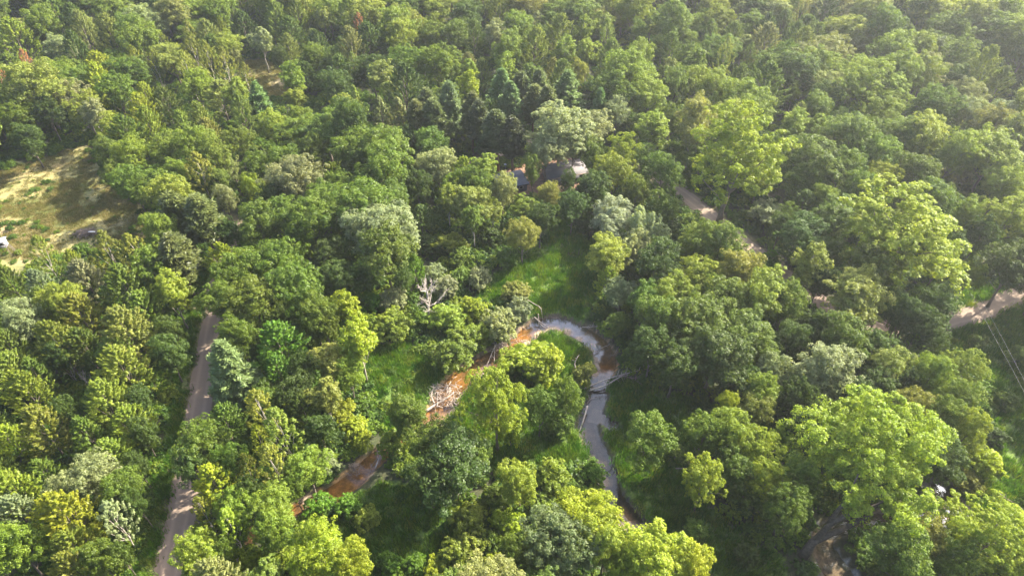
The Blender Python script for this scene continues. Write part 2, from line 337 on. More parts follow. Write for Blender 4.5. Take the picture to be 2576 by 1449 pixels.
M_road = road_mat('packed_dirt', (.17, .128, .10), (.235, .18, .14)); M_sand = road_mat('sandy_dirt', (.38, .29, .21), (.50, .40, .30))
for name, Lr, hw, M in (('dirt_road', ROAD1, 2.75, M_road), ('dirt_road', ROAD2, 2.6, M_road), ('sandy_driveway', ROAD3, 2.0, M_sand)):
    s = np.r_[0, np.cumsum(np.linalg.norm(np.diff(Lr, axis=0), axis=1))]; ss = np.arange(0, s[-1], .6); P = np.stack([np.interp(ss, s, Lr[:, 0]), np.interp(ss, s, Lr[:, 1])], 1)
    T = np.gradient(P, axis=0); T /= np.linalg.norm(T, axis=1)[:, None]; Nn = np.stack([-T[:, 1], T[:, 0]], 1)
    V = []; A = []
    ac = (-1, -.85, -.5, -.15, .15, .5, .85, 1)
    for a in ac:
        j = (noise2(ss, ss * 0 + a * 9, 1.5, 3) - .5) * .7 * (abs(a) > .9); hgt = .05 if abs(a) < .9 else .0
        V.append(np.c_[P + Nn * (a * hw + np.sign(a) * j)[:, None], np.full(len(P), .055 if abs(a) < .99 else .03) + .03 * (1 - abs(abs(a) - .42) * 2)]); A.append(np.full(len(P), a))
    n = len(P); F = [(k * n + i, (k + 1) * n + i, (k + 1) * n + i + 1, k * n + i + 1) for k in range(len(ac) - 1) for i in range(n - 1)]
    me = raw_mesh(name, np.concatenate(V), F, (M,), True)
    at = me.attributes.new('across', 'FLOAT', 'POINT'); at.data.foreach_set('value', np.concatenate(A).astype(np.float32))
    ro = new_obj(name, me); ro['kind'] = 'structure'

def _dummy(): pass
def ground_z(x, y):
    """height of the ground sheet near a point"""
    i = np.clip(np.searchsorted(gx, x), 0, nx - 1); j = np.clip(np.searchsorted(gy, y), 0, ny - 1); return Z.reshape(sh)[j, i]

# ------------------------------------------------------------------ leaves
def rand_dirs(n, up=0.0):
    v = rng.normal(size=(n, 3)); v[:, 2] += up; return v / (np.linalg.norm(v, axis=1)[:, None] + 1e-9)
def unit(v): return v / (np.linalg.norm(v, axis=-1, keepdims=True) + 1e-9)
def leaf_quads(P, Nrm, size, aspect=1.0, along=None):
    """one bent diamond per point; size may be an array"""
    n = len(P); Nrm = unit(Nrm)
    a = along if along is not None else rng.normal(size=(n, 3)); a = a - (a * Nrm).sum(1)[:, None] * Nrm; a = unit(a); b_ = np.cross(Nrm, a)
    s = (np.broadcast_to(size, (n,)) * rng.uniform(.7, 1.3, n))[:, None]
    v0 = P - a * s * .55; v2 = P + a * s * .55; v1 = P + b_ * s * .5 * aspect - Nrm * s * .13; v3 = P - b_ * s * .5 * aspect - Nrm * s * .13
    V = np.stack([v0, v1, v2, v3], 1).reshape(-1, 3); F = np.arange(4 * n).reshape(n, 4); return V, F
def envelope_pts(n, Rx, Rz, zc, bottom=-.75, power=1.0, shell=(.62, .9)):
    out = []
    while len(out) < n:
        d = rand_dirs(n, .25)
        for q in d:
            if q[2] < bottom: continue
            if out and min(((np.array(out) - q) ** 2).sum(1)) < (1.6 / math.sqrt(n)) ** 2 and random.random() < .85: continue
            out.append(q)
            if len(out) >= n: break
    d = np.array(out); r = rng.uniform(shell[0], shell[1], n)
    wid = np.where(d[:, 2] < 0, 1 - .25 * d[:, 2] ** 2, 1.0) ** power
    P = np.stack([d[:, 0] * Rx * r * wid, d[:, 1] * Rx * r * wid, zc + d[:, 2] * Rz * r], 1)
    return P, d
def clump_crown(g, centers, lobeR, nsub, nleaf, leaf, up=.55, flat=.75, sub=(.36, .5), aspect=.8, droop=0.0):
    for c, R in zip(centers, lobeR):
        sd_ = rand_dirs(nsub, .55); sp = c + sd_ * R * np.array([1, 1, flat]) * rng.uniform(.6, 1.0, (nsub, 1))
        for q, d in zip(sp, sd_):
            r = R * rng.uniform(*sub); ld = rand_dirs(nleaf, .5); ld = unit(ld + .45 * d)
            P = q + ld * r * rng.uniform(.65, 1.05, (nleaf, 1)) * np.array([1, 1, .8])
            nn = ld * .8 + np.array([0, 0, up]) + rng.normal(size=(nleaf, 3)) * .38
            al = None
            if droop: al = np.tile([0, 0, -1.], (nleaf, 1)) * droop + ld * .6 + rng.normal(size=(nleaf, 3)) * .3
            g.add(*leaf_quads(P, nn, leaf, aspect, al))
def trunk_geo(H, r0, limbs, lean=(0, 0), top=.8, k=7, fork=None):
    g = Geo(); n = 7; tt = np.linspace(0, 1, n); wob = rng.normal(size=(n, 2)) * .12 * (tt[:, None] > 0)
    pts = np.c_[tt * lean[0] + wob[:, 0], tt * lean[1] + wob[:, 1], tt * H * top]
    rad = r0 * (1 - .8 * tt); rad[0] *= 1.35; g.tube(pts, rad, k)
    for c in limbs:
        c = np.asarray(c, float); f = np.clip(rng.uniform(.35, .8) * c[2] / (H * top), .2, .92)
        s = np.array([np.interp(f, tt, pts[:, i]) for i in range(3)]); mid = (s + c) / 2 + np.array([0, 0, -.06 * H * rng.uniform(.3, 1)])
        r = r0 * (1 - .75 * f) * .5; g.tube([s, s * .4 + mid * .6, mid * .4 + c * .6, c], [r, r * .75, r * .5, r * .2], 5, cap=False)
    return g
PROTO = {}
def register(kind, crown, trunk, R, H, zc):
    PROTO.setdefault(kind, []).append((crown, trunk, R, H, zc))

def mk_broad(kind, R, H, Rz, nl, lobe, leaf, variants, nsub=13, nleaf=24, bottom=-.7, shell=(.55, .85), trunkr=.3, flat=.75, mat_=None, aspect=.8, droop=0, up=.55, power=1.0, sub=(.36, .5)):
    for v in range(variants):
        zc = H - Rz * .95; P, d = envelope_pts(nl, R, Rz, zc, bottom, power, shell)
        ph = rng.uniform(0, 6.28, 3); ang = np.arctan2(P[:, 1], P[:, 0])
        P[:, :2] *= (1 + .17 * np.sin(2 * ang + ph[0]) + .13 * np.sin(3 * ang + ph[1]))[:, None]; P[:, :2] += rng.normal(size=2) * .05 * R * ((P[:, 2:] - zc) / Rz); P[:, 2] += Rz * .12 * np.sin(ang * 2 + ph[2]) * (P[:, 2] > zc)
        g = Geo(); lr = lobe * R * rng.uniform(.65, 1.4, nl); clump_crown(g, P, lr, nsub, nleaf, leaf, flat=flat, aspect=aspect, droop=droop, up=up, sub=sub)
        inner = envelope_pts(max(4, nl // 5), R * .45, Rz * .5, zc, -1, 1, (.3, .9))[0]
        clump_crown(g, inner, [lobe * R * 1.2] * len(inner), 9, 14, leaf * 1.25, up=up)
        cr = g.mesh(kind + '_crown', (mat_ or M_leaf,)); lim = P[rng.choice(nl, min(11, nl), False)]
        tr_ = trunk_geo(H, trunkr, lim).mesh(kind + '_trunk', (M_bark,), True); register(kind, cr, tr_, R, H, zc)
mk_broad('O', 6.0, 17.5, 6.2, 60, .23, .28, 6, nsub=12, nleaf=29, bottom=-.85, shell=(.5, .92))
mk_broad('C', 7.5, 22, 8.2, 84, .165, .25, 3, nsub=11, nleaf=38, shell=(.45, 1.0), flat=.85, trunkr=.42, sub=(.3, .44), power=.9, bottom=-.85)
mk_broad('P', 3.3, 17, 6.8, 40, .31, .26, 3, nsub=10, nleaf=26, trunkr=.2, shell=(.4, .85), bottom=-.85)
mk_broad('W', 5.0, 12.5, 5.2, 50, .24, .40, 2, nsub=12, nleaf=32, aspect=.28, droop=1.1, up=.2, flat=1.0, trunkr=.35, bottom=-.95)
mk_broad('U', 2.8, 4.4, 2.5, 24, .30, .25, 4, nsub=10, nleaf=28, bottom=-.5, trunkr=.12)
mk_broad('H', 14.0, 24, 10.5, 95, .15, .32, 1, nsub=14, nleaf=46, shell=(.45, 1.0), trunkr=.1, sub=(.3, .44), bottom=-.8)

def mk_plume(kind, R, H, variants, ns=120, nleaf=62, leaf=.34, lo=.22, ln=(1.5, 2.6), outw=.75, rad=.45, nar=1.0, mat_=None, tr=.22):
    for v in range(variants):
        g = Geo(); ends = []
        z0 = H * lo; ph = rng.uniform(0, 6.28, 2)
        for i in range(ns):
            t = (i + rng.random()) / ns; t = t ** .8; a = i * 2.39996 + rng.normal() * .25
            prof = (math.sin(math.pi * min(1, (t * .86 + .14)) ** .85)) ** .75; rr = R * nar * prof * rng.uniform(.45, .92) * (1 + .14 * math.sin(2 * a + ph[0]))
            zt = z0 + t * (H - z0) * .93; c = np.array([math.cos(a) * rr, math.sin(a) * rr, zt])
            ax = unit(np.array([math.cos(a) * outw, math.sin(a) * outw, .55 + .5 * t])); Ls = rng.uniform(*ln) * (1 - .25 * t)
            s = rng.beta(2.0, 1.6, nleaf); off = rand_dirs(nleaf) * (rad * (1.2 - .9 * s) * rng.uniform(.5, 1.1, nleaf))[:, None] * R / 5
            P = c + (s - .5)[:, None] * ax * Ls * R / 5 + off
            nn = unit(off) * .7 + np.array([0, 0, .7]) + ax * .15 + rng.normal(size=(nleaf, 3)) * .3
            g.add(*leaf_quads(P, nn, leaf, .62, np.tile(ax, (nleaf, 1)) + rng.normal(size=(nleaf, 3)) * .5)); ends.append(c)
        cr = g.mesh(kind + '_crown', (mat_ or M_leaf,)); E = np.array(ends)
        register(kind, cr, trunk_geo(H, tr, E[rng.choice(ns, 10, False)]).mesh(kind + '_trunk', (M_bark,), True), R, H, H * .62)
mk_plume('M', 5.0, 16.5, 5, ns=170, nleaf=84, leaf=.30)
mk_plume('B', 3.0, 15.5, 3, ns=90, nleaf=56, leaf=.23, lo=.3, ln=(1.2, 2.2), outw=.45, rad=.62, tr=.13)
def mk_pine(kind, R, H, variants, lo, levels, nb, bare=0):
    for v in range(variants):
        g = Geo(); tg = Geo(); tg.tube([(0, 0, 0), (.1, 0, H * .5), (0, .1, H * .97)], [.28, .19, .05], 7)
        for l in range(levels):
            t = l / (levels - 1); z = H * (lo + (1 - lo) * t * .97); rr = R * (1 - t ** (1.0 if kind == 'N' else 2.2)) ** .8 * (0.72 + .28 * math.sin(min(1, t * 4 + .5) * 1.57)) + .35
            for k in range(nb):
                a = k * 6.283 / nb + l * 1.1 + rng.normal() * .25; r = rr * rng.uniform(.6, 1.12); dr = np.array([math.cos(a), math.sin(a), 0.])
                rise = .10 + .35 * t; tip = dr * r + np.array([0, 0, z + r * rise]); st = np.array([0, 0, z - .1 * r])
                tg.tube([st, (st + tip) / 2 - np.array([0, 0, .05 * r]), tip], [.06, .04, .012], 4, cap=False)
                m_ = int(16 + 20 * r); s = rng.beta(2.2, 1.3, m_); side = np.cross(dr, [0, 0, 1.]); wdt = .42 * r * (1.05 - s) + .18
                off = side * (rng.uniform(-1, 1, m_) * wdt)[:, None]
                P = st + (tip - st) * s[:, None] + off + np.array([0, 0, 1.]) * rng.uniform(-.05, .28, m_)[:, None] * (1 + s[:, None])
                al = dr + np.sign((off * side).sum(1))[:, None] * side * .6 + np.array([0, 0, .35]) + rng.normal(size=(m_, 3)) * .3
                for rep in range(2):
                    g.add(*leaf_quads(P + rng.normal(size=(m_, 3)) * .16, np.array([0, 0, 1.]) + rng.normal(size=(m_, 3)) * .55, .62, .34, al + rng.normal(size=(m_, 3)) * .3))
        register(kind, g.mesh(kind + '_crown', (M_needle,)), tg.mesh(kind + '_trunk', (M_bark,), True), R, H, H * (lo + .32))
mk_pine('N', 4.2, 17, 3, .2, 19, 9)
mk_pine('R', 2.3, 18, 3, .42, 14, 7)
mk_plume('S', 2.0, 11, 2, ns=100, nleaf=56, leaf=.26, lo=.05, ln=(1.0, 2.0), outw=.8, rad=.9, mat_=M_needle, tr=.14)

def mk_dead(kind, H, variants, spread=.33, dens=11):
    for v in range(variants):
        bare = Geo(); bole = Geo()
        n = 6; tt = np.linspace(0, 1, n); pts = np.c_[rng.normal(size=n) * .12, rng.normal(size=n) * .12, tt * H * .8]; bole.tube(pts, .22 * (1 - .8 * tt) + .02, 6)
        def br(s, d, L, r, lev):
            mid = s + d * L * .5 + rng.normal(size=3) * .06 * L; e = s + d * L + np.array([0, 0, .12 * L]); bare.tube([s, mid, e], [r, r * .7, r * .25], 4, cap=False)
            if lev:
                for q in range(4): br(s + (e - s) * rng.uniform(.35, .95), unit(d + rng.normal(size=3) * .55 + np.array([0, 0, .2])), L * rng.uniform(.35, .6), r * .5, lev - 1)
        for q in range(dens):
            f = rng.uniform(.3, 1); s = np.array([np.interp(f, tt, pts[:, i]) for i in range(3)]); a = rng.uniform(0, 6.28)
            br(s, unit(np.array([math.cos(a) * .7, math.sin(a) * .7, .9])), H * spread * rng.uniform(.6, 1.1) * (1.3 - .6 * f), .09, 2)
        register(kind, bare.mesh('bare_branches', (M_bark,)), bole.mesh('dead_trunk', (M_bark,), True), H * .33, H, H * .6)
mk_dead('D', 11, 2)

COLS = {'d': (.058, .094, .018), 'g': (.100, .150, .022), 'l': (.158, .212, .030), 'y': (.215, .268, .026), 'v': (.100, .190, .020), 'b': (.110, .160, .060),
        's': (.190, .225, .105), 'o': (.160, .180, .028), 't': (.190, .208, .045), 'r': (.28, .16, .080), 'k': (.30, .27, .24)}
COLK = {('W', 's'): (.27, .31, .18), ('R', 'o'): (.095, .115, .035), ('R', 'd'): (.06, .08, .03), ('S', 'o'): (.12, .145, .035), ('C', 'y'): (.198, .255, .028), ('N', 'g'): (.11, .175, .055), ('N', 'b'): (.115, .17, .065)}
CN = {'d': 'dark green', 'g': 'mid green', 'l': 'light green', 'y': 'bright yellow-green', 'v': 'vivid green', 'b': 'blue-green', 's': 'pale grey-green', 'o': 'olive', 't': 'golden-tinted green', 'r': 'rusty brown', 'k': 'bare grey'}
KN = {'O': ('broadleaf_tree', 'tree', 'round crown'), 'C': ('cottonwood_tree', 'tree', 'wide billowing crown'), 'P': ('poplar_tree', 'tree', 'slim upright crown'), 'W': ('willow_tree', 'tree', 'soft willow'),
      'U': ('shrub', 'shrub', 'low shrub'), 'M': ('maple_tree', 'tree', 'feathery crown'), 'B': ('birch_tree', 'tree', 'slender birch'), 'N': ('white_pine', 'pine', 'plumed pine'), 'R': ('red_pine', 'pine', 'bare-stemmed pine'),
      'S': ('cedar_tree', 'tree', 'narrow cone'), 'D': ('dead_tree', 'dead tree', 'leafless tree')}
GRP = {'O': 'round-crowned broadleaf trees', 'C': 'big cottonwood trees', 'P': 'slim upright trees', 'W': 'willows by the meadow', 'U': 'shrubs in the open ground', 'M': 'feathery-crowned trees', 'B': 'slender birches',
       'N': 'plumed pines', 'R': 'bare-stemmed pines', 'S': 'narrow cone trees', 'D': 'leafless dead trees'}
BARK = {'B': (.42, .38, .32), 'P': (.30, .27, .22), 'R': (.16, .10, .075), 'D': (.34, .30, .26), 'C': (.16, .13, .10)}

# x, y (crown centre in the picture), width, kind, colour [, height in m] ; a string gives the tree its own description; crowns past the right edge are added out of view to shade road and field
T_ = """
117 655 70 B o|187 658 60 M y|213 695 110 M s|100 712 90 M s|25 708 75 M g|283 640 80 B o|350 640 90 B o|250 680 60 B o|390 690 90 P g|320 735 140 M g|430 735 90 P l|110 760 80 M g|203 795 120 M o|57 803 95 O s|280 783 50 M g|13 800 60 M g|360 783 120 M l|140 855 130 M l|327 838 150 M t|425 835 70 O d|422 890 90 O d|20 866 85 M g|290 885 115 M l|217 866 90 M g|33 930 115 M l|85 945 90 M g|310 930 140 M l|235 905 55 M g|400 770 60 O g|150 905 60 O d|255 1000 90 M g
273 1015 130 M l|325 1062 110 M l|67 985 115 M l|110 1080 125 M o|17 1098 95 M y|223 1092 105 M g|270 1145 110 M l|167 1040 60 O d|355 1090 70 O d|350 1010 70 O d|240 1195 120 O s|313 1232 100 O g|167 1238 85 O s|33 1232 130 M l|40 1290 110 M s|167 1305 170 M y|290 1310 95 B s|43 1385 150 O l|187 1375 120 M l|190 1428 130 M o|253 1412 95 O g|305 1400 60 O d|110 1190 80 M g|345 1270 55 O d|0 1180 80 M g|340 1170 60 O d
560 655 95 M y|605 700 125 O g|690 665 150 O g|745 735 150 O g|640 770 150 O g|790 795 120 O g|600 845 110 O g|560 770 100 O g|700 858 150 M v|580 935 150 N b|703 932 100 M v|825 905 90 P t|869 783 70 P y|902 866 100 P y|875 940 80 O l|850 700 100 O d|820 830 70 O g|760 925 70 O d|750 990 100 O d|820 1000 80 P t|860 1030 70 U y
517 1108 130 O g|480 1165 105 O d|567 1062 110 M g|583 1165 80 O g|667 1042 100 B o|717 1095 110 B l|655 1108 62 B y|623 1178 62 B o|690 1178 90 B o|767 1170 110 O l|805 1085 90 O d|540 1212 130 M y|510 1285 60 B o|585 1265 110 O l|580 1330 90 B y|683 1282 120 O l|687 1345 110 O l|500 1395 130 O l|630 1418 90 U y|710 1398 90 U l|800 1385 150 O y|760 1030 80 M g|640 1240 70 O d|735 1225 60 O g|560 1390 70 O g
959 583 200 O s|905 530 160 O g|970 650 160 O g|1045 676 60 M v|935 762 70 U v|992 756 80 U s|992 820 100 U l|1125 730 70 U s|1125 800 90 U l|1192 783 70 U y|1195 843 70 U l|1142 883 120 U g|1256 816 95 U s|1305 783 70 U s|1295 738 75 U t|1205 703 60 U s|1275 653 62 U g|1132 616 75 U l|1192 556 60 P g|1240 530 56 P l 12|1325 522 76 P l 12|1315 593 80 O t|1128 505 60 P l|930 820 70 U l|915 700 60 O d|1010 700 60 O d|1160 650 60 U g|1080 620 60 U d|1235 600 60 U d|1090 690 60 U s|1160 700 60 U g|1360 560 70 O d|1440 520 80 O d|1380 490 60 O t|1470 560 60 U d
1542 548 135 W s|1625 585 105 W s|1592 630 90 W s|1525 645 65 W s|1562 738 90 O s 10|1525 705 70 M y|1545 820 65 O g 8|1650 640 70 W s|1690 745 120 O l|1767 712 130 O l|1857 692 130 O t|1817 752 150 O g|1917 745 150 O l|1977 768 110 O g|1767 816 170 O g|1867 835 160 O g|1800 888 175 O d|1917 880 110 O g|1650 810 120 O g|1640 880 110 O d|1700 920 120 O d|1620 755 90 O g|2027 676 100 P l|1933 668 70 U v|1720 620 80 U d|1680 570 70 U d|1790 640 70 U d|1670 520 80 P g|1750 585 60 U g|1850 625 40 U d|1620 690 70 U g|1880 950 90 O d|1990 860 90 O d
2275 590 310 C y 28|2200 690 150 O g|2365 660 100 C y|2440 696 60 O l|2150 752 175 O t|2117 860 130 O g|2153 818 50 M y|2283 803 110 O d|2350 783 120 O d|2290 868 70 M v|2540 550 140 C y|2545 680 150 O d|2433 540 85 O l|1928 538 95 U s|2017 590 130 O d|2100 545 130 O g|2080 640 90 O d|2060 720 80 O d|1965 570 60 O d|2190 880 110 O d|2050 820 90 O d|2400 620 70 O d|2470 590 80 O d|2225 760 70 O d
1850 400 250 C y 33|1943 940 90 O s|2077 932 165 O s|2233 930 115 O t|2333 950 100 O l|2427 926 110 C l|1835 1025 65 O y|1903 1032 90 O t|1917 992 100 O l|1767 1098 105 O g|1843 1095 110 O l|1912 1130 115 C y|1967 1092 50 P y|1933 1200 115 C y|2007 1205 100 O g|1770 1215 115 C y|2000 1010 90 O d|2010 1080 80 O d|2400 1005 100 O g|2300 1025 95 O t|2367 1045 100 O g|2433 1092 90 O l|2367 1152 120 O d|2475 1175 100 U y|2440 1215 70 U o|2484 1352 210 C y|2545 1420 130 C y|2260 1385 160 O g|2333 1350 110 O t|2395 1415 110 O g|2215 1440 80 U g|2200 980 110 O d|2150 1010 90 O d|2275 960 80 O d|1850 1170 100 O g|1980 1280 110 O g|2420 1330 60 U t|2310 1090 100 O d|1870 1250 90 U g
1737 1412 115 O y|1642 1398 185 O y|1475 1300 165 O y|1525 1385 130 O l|1409 1358 185 O b|1492 1187 60 U v|1392 1200 100 U l|1309 1215 110 O l|1359 1268 72 U l|1142 1165 205 O d|1092 1108 130 O g|1025 1035 120 O g|1192 1145 120 O g|1080 1210 115 O d|1175 1312 100 U l|1249 1015 165 C y 24|1284 1095 62 U y 9|1359 1028 90 O g|1425 1008 80 O g|1338 908 130 U y|1285 915 80 U y|1374 930 100 U y|1469 942 60 U t|1400 1070 80 U g|1159 1392 105 U l|1235 1365 70 U g|1272 1325 82 U y|1302 1385 92 O g|1245 1420 60 U y|1042 1422 60 U v|982 1418 60 U v|1099 1440 70 U y|885 1410 100 O y|925 1305 62 U l|798 1264 72 U v|876 1276 66 U v|892 1082 72 U y|912 1112 55 U y|985 1112 85 U l|817 1172 80 U s|1625 1107 130 O g|1245 1260 90 U g|1440 1240 60 U g|1700 1140 60 U g|1750 1330 60 U g|1880 1400 70 U d|1560 1440 80 O l
942 370 175 O g|978 435 150 O g|892 400 95 O g|1092 362 95 O g|1102 420 100 O s|1169 440 80 M y|1218 425 68 P l|1192 470 85 O g|1132 466 50 P l|1132 290 95 N b|1259 252 95 N g|1285 280 90 N g|1319 236 55 N g|1425 242 110 N g|1075 255 60 R o|1092 290 60 R o|1185 286 55 R o|1209 303 60 R d|1342 252 60 R o|1309 216 50 R o|1359 210 50 R o|1379 270 60 R o|1252 333 70 R d|1045 288 50 R o|959 288 55 S o|1002 286 65 S o|892 255 42 S l|1032 230 60 M y|1179 220 60 P y|1409 335 165 O s|1372 378 110 O s|1445 360 110 O s|1492 320 100 O s|1492 388 80 O g|1340 430 58 O g|1572 385 85 C y|1545 438 100 O l|1665 438 95 O g|1642 320 90 P l|1620 400 70 O g|1500 470 90 O d|1430 455 40 O d|1600 480 70 O g|1020 350 60 O d|1050 470 70 O d|1220 350 60 N g|1290 340 60 R d
935 175 110 O d|1022 170 95 O g|1109 168 115 O g|1175 183 52 P l|1085 95 80 O g|1149 92 80 O g|1192 82 70 M g|1245 85 62 P s|1299 68 100 O g|1352 102 70 O g|1462 95 52 P l|1478 135 60 P l|1419 124 62 P l|909 75 50 B r|1099 22 90 O l|1032 68 72 O t|1575 190 150 O l|1609 145 80 O l|1625 235 120 O l|1542 242 100 O g|1509 282 62 N g|1552 286 70 O s|1700 220 90 O g|1690 300 80 O g|1460 190 60 O o|1390 180 60 M t|1270 170 60 P l
250 168 95 M y|253 208 90 M y|150 125 95 O s|283 88 90 M t|367 62 95 O s|143 35 110 M g|43 102 100 M l|347 162 55 B o|387 158 60 B o|410 108 45 B o|477 88 52 B o|490 134 75 B o|525 152 60 B o|567 162 62 B o|473 175 62 B o|550 68 62 M l|617 188 45 B o|293 235 100 O g|367 236 62 M y|493 218 90 O l|417 262 82 M g|357 285 82 M y|243 288 64 P s|187 248 72 O s|600 236 62 P l|655 262 72 N g|760 302 82 O l|683 318 82 O l|737 202 62 P l|657 110 52 P s|43 302 92 O g|70 350 80 O d|8 208 42 B r|70 166 42 B r|317 335 100 M g|377 318 82 M l|277 385 82 O g|333 395 92 O l|417 368 100 O l|460 318 72 M l|523 335 92 M t|500 300 72 M l|600 362 82 O g|640 395 62 M g|653 425 82 O g|717 408 92 O g|753 462 130 O s|510 445 92 B o|450 435 72 O l|550 458 82 O g|633 468 62 O y|333 462 92 O g|293 433 72 O g|383 468 100 O g|110 230 90 O g|120 290 70 O d|840 220 90 O d|850 310 80 O g|800 380 80 O g|700 150 40 O d|790 150 70 O g
450 533 90 R o|507 545 90 R o|443 643 90 R o|567 505 52 O s|653 568 120 O g|783 552 160 O g|705 552 90 O g|817 503 100 O g|833 650 90 O d|580 590 70 O d|470 590 70 O g|860 470 90 O g|680 500 80 O d
2183 218 150 C l|2150 188 110 C l|2240 236 120 C l|2217 285 115 C l|2350 275 110 O g|2250 135 110 O l|2317 128 82 O l|2370 124 52 P s|2433 235 82 O s|2433 295 82 O s|1997 235 42 P l|1993 312 72 P l|2053 322 62 P l|1797 228 90 O l|1750 205 90 O l|1833 250 72 O l|1900 282 52 O g|1783 302 62 O o|1933 168 80 O g|1807 128 100 O g|1970 142 72 O g|2017 154 62 O s|2050 402 150 O g|2017 452 90 O g|2117 430 100 O g|2200 395 110 O g|2217 442 90 O y|2300 435 110 O g|2640 705 150 O d|2700 640 150 O g|2720 740 140 O d|2335 850 100 O d|2270 790 80 O g|2690 860 120 O d|2560 900 60 U g|2530 1010 55 U g|2500 1100 60 U d|2460 860 45 U g|2500 385 165 O l|2520 470 100 O l|2377 440 62 U t|2412 445 62 U s|2070 250 80 O d|2110 320 70 O d|2510 290 90 O s|2160 480 90 O g|2350 490 90 U g|2440 400 60 U d|2330 340 70 O d
1072 745 125 D k 15|170 926 45 D k|215 956 42 D k|1757 277 42 D k|600 1412 60 D k 6|330 262 40 D k|75 245 40 D k
"""
MARK = {  # own descriptions of the trees and shrubs that stand out; x y -> (label, short name used by its neighbours' labels)
 (560, 655): ('glowing yellow-green feathery tree at the upper end of the straight dirt road', 'the glowing tree at the road end'),
 (580, 935): ('pale blue-green plumed pine leaning over the edge of the straight dirt road', 'the blue-green pine by the straight road'),
 (700, 858): ('vivid dark-tufted green tree with upright shoots between big oaks and the blue-green pine', 'the vivid spiky green tree'),
 (167, 1305): ('wide bright yellow-green domed crown near the bottom left corner', 'the yellow-green dome at bottom left'),
 (540, 1212): ('bright yellow-green crown just right of the dirt road where a dark tree overhangs it', 'the bright crown by the overhung road'),
 (500, 1395): ('pale light green crown at the bottom edge right beside the straight dirt road', 'the pale crown at the road bottom'),
 (240, 1195): ('pale grey-green round crown in the left woods above the widest yellow-green dome', 'the pale crown in the left woods'),
 (273, 1015): ('tall light green tree with layered feathery shoots in the middle of the left woods', 'the layered tree in the left woods'),
 (320, 735): ('full mid green feathery crown in the left woods below the sandy clearing', 'the full green crown below the clearing'),
 (350, 640): ('olive slender birch with pale stems at the clearing edge, nearest the dark pines', 'the olive birch at the clearing edge'),
 (690, 665): ('largest upper crown of the broad oak mass right of the straight dirt road', 'the top of the oak mass'),
 (959, 583): ('huge grey-green rounded oak left of the shrubby slope above the dead tree', 'the huge grey-green oak'),
 (1072, 748): ('large bare grey dead tree with forked branches rising from shrubs left of the meadow', 'the large dead tree'),
 (902, 866): ('tall sunlit yellow-green tree on the slope left of the river bank shrubs', 'the tall sunlit slope tree'),
 (1142, 883): ('wide dark-bottomed vine-covered bush on the left bank above the driftwood jam', 'the vine bush above the driftwood'),
 (1256, 816): ('grey-green willow shrub overhanging the left side of the river bend', 'the willow shrub at the river bend'),
 (1542, 548): ('tall silver willow standing at the upper right corner of the green meadow', 'the tall silver willow'),
 (1767, 816): ('largest deep green crown of the oak clump right of the river bend', 'the oak clump right of the river'),
 (1857, 692): ('golden-tinted topmost crown of the oak clump below the sunlit road patch', 'the golden oak top below the road'),
 (2275, 590): ('enormous bright yellow-green cottonwood right of the curving dirt road', 'the enormous right-hand cottonwood'),
 (2150, 752): ('golden-tinted rounded crown directly below the enormous cottonwood on the right', 'the golden crown below the cottonwood'),
 (1850, 400): ('very large bright yellow-green tree with two trunks standing beside the sunlit road patch', 'the bright twin-trunked tree by the road'),
 (2077, 932): ('pale silvery-leaved dome above the giant leaning tree at the lower right', 'the silvery dome at lower right'),
 (2427, 926): ('light green lone tree at the edge of the grassy field on the right', 'the lone tree by the right field'),
 (2484, 1352): ('big bright yellow-green tree filling the bottom right corner', 'the bright bottom right corner tree'),
 (1642, 1398): ('bright golden-green domed tree at the bottom edge where the river disappears', 'the golden tree at the river bottom'),
 (1409, 1358): ('dull blue-green wide round tree at the bottom centre left of the river', 'the blue-green tree at bottom centre'),
 (1142, 1165): ('very large dark green oak in the middle of the lower river meadow', 'the very large dark oak'),
 (1249, 1015): ('sunlit yellow-green tree with two pale stems standing on the river island', 'the twin-stemmed island tree'),
 (1625, 1107): ('small round tree standing alone in dark grass right of the slate-coloured water', 'the lone tree right of the water'),
 (1338, 908): ('bright yellow-green bush covering the island just behind the sand bar', 'the bright island bush'),
 (942, 370): ('big round green crown in the woods left of the dark pine stand', 'the big round crown by the pines'),
 (1132, 290): ('pale blue-green plumed pine left of the sandy driveway', 'the pale pine by the driveway'),
 (1409, 335): ('spreading grey-green oak whose branches hang over the cabin roof', 'the oak over the cabin'),
 (1572, 385): ('tall bright light-green tree right of the oak that hangs over the cabin', 'the tall bright tree right of the cabin'),
 (1575, 190): ('large light green dome in the upper middle woods right of the pine stand', 'the large dome in the upper woods'),
 (1462, 95): ('tall pale light-green column tree rising over the far woods, topmost of its kind', 'the pale far column tree'),
 (250, 168): ('vivid yellow-green feathery crown in the upper left woods, upper of two', 'the vivid yellow crown at upper left'),
 (657, 110): ('pale-trunked slim tree standing beside the small far glade', 'the pale-trunked tree by the glade'),
 (2183, 218): ('large light green billowing crown high in the upper right woods', 'the large crown in the upper right'),
 (1997, 235): ('lone narrow light-green column tree in dark woods behind the twin-trunked roadside tree', 'the narrow right woods column tree'),
 (2500, 385): ('big light green round crown at the right edge beside the power line gap', 'the big round right-edge crown'),
 (753, 462): ('grey-green wide crown at the upper left end of the oak mass', 'the wide crown left of the oak mass'),
 (450, 533): ('olive dark pine with bare stems right of the sandy clearing, upper left of three', 'the dark pine right of the clearing'),
 (523, 335): ('golden and orange tipped feathery crown in the woods above the sandy clearing', 'the orange-tipped crown'),
 (909, 75): ('rusty orange-brown slender tree standing out in the upper far woods', 'the rusty tree in the far woods'),
 (798, 1264): ('vivid green rounded vine bush left of its twin below the orange water', 'the vivid bushes by the orange water'),
}
trees = []
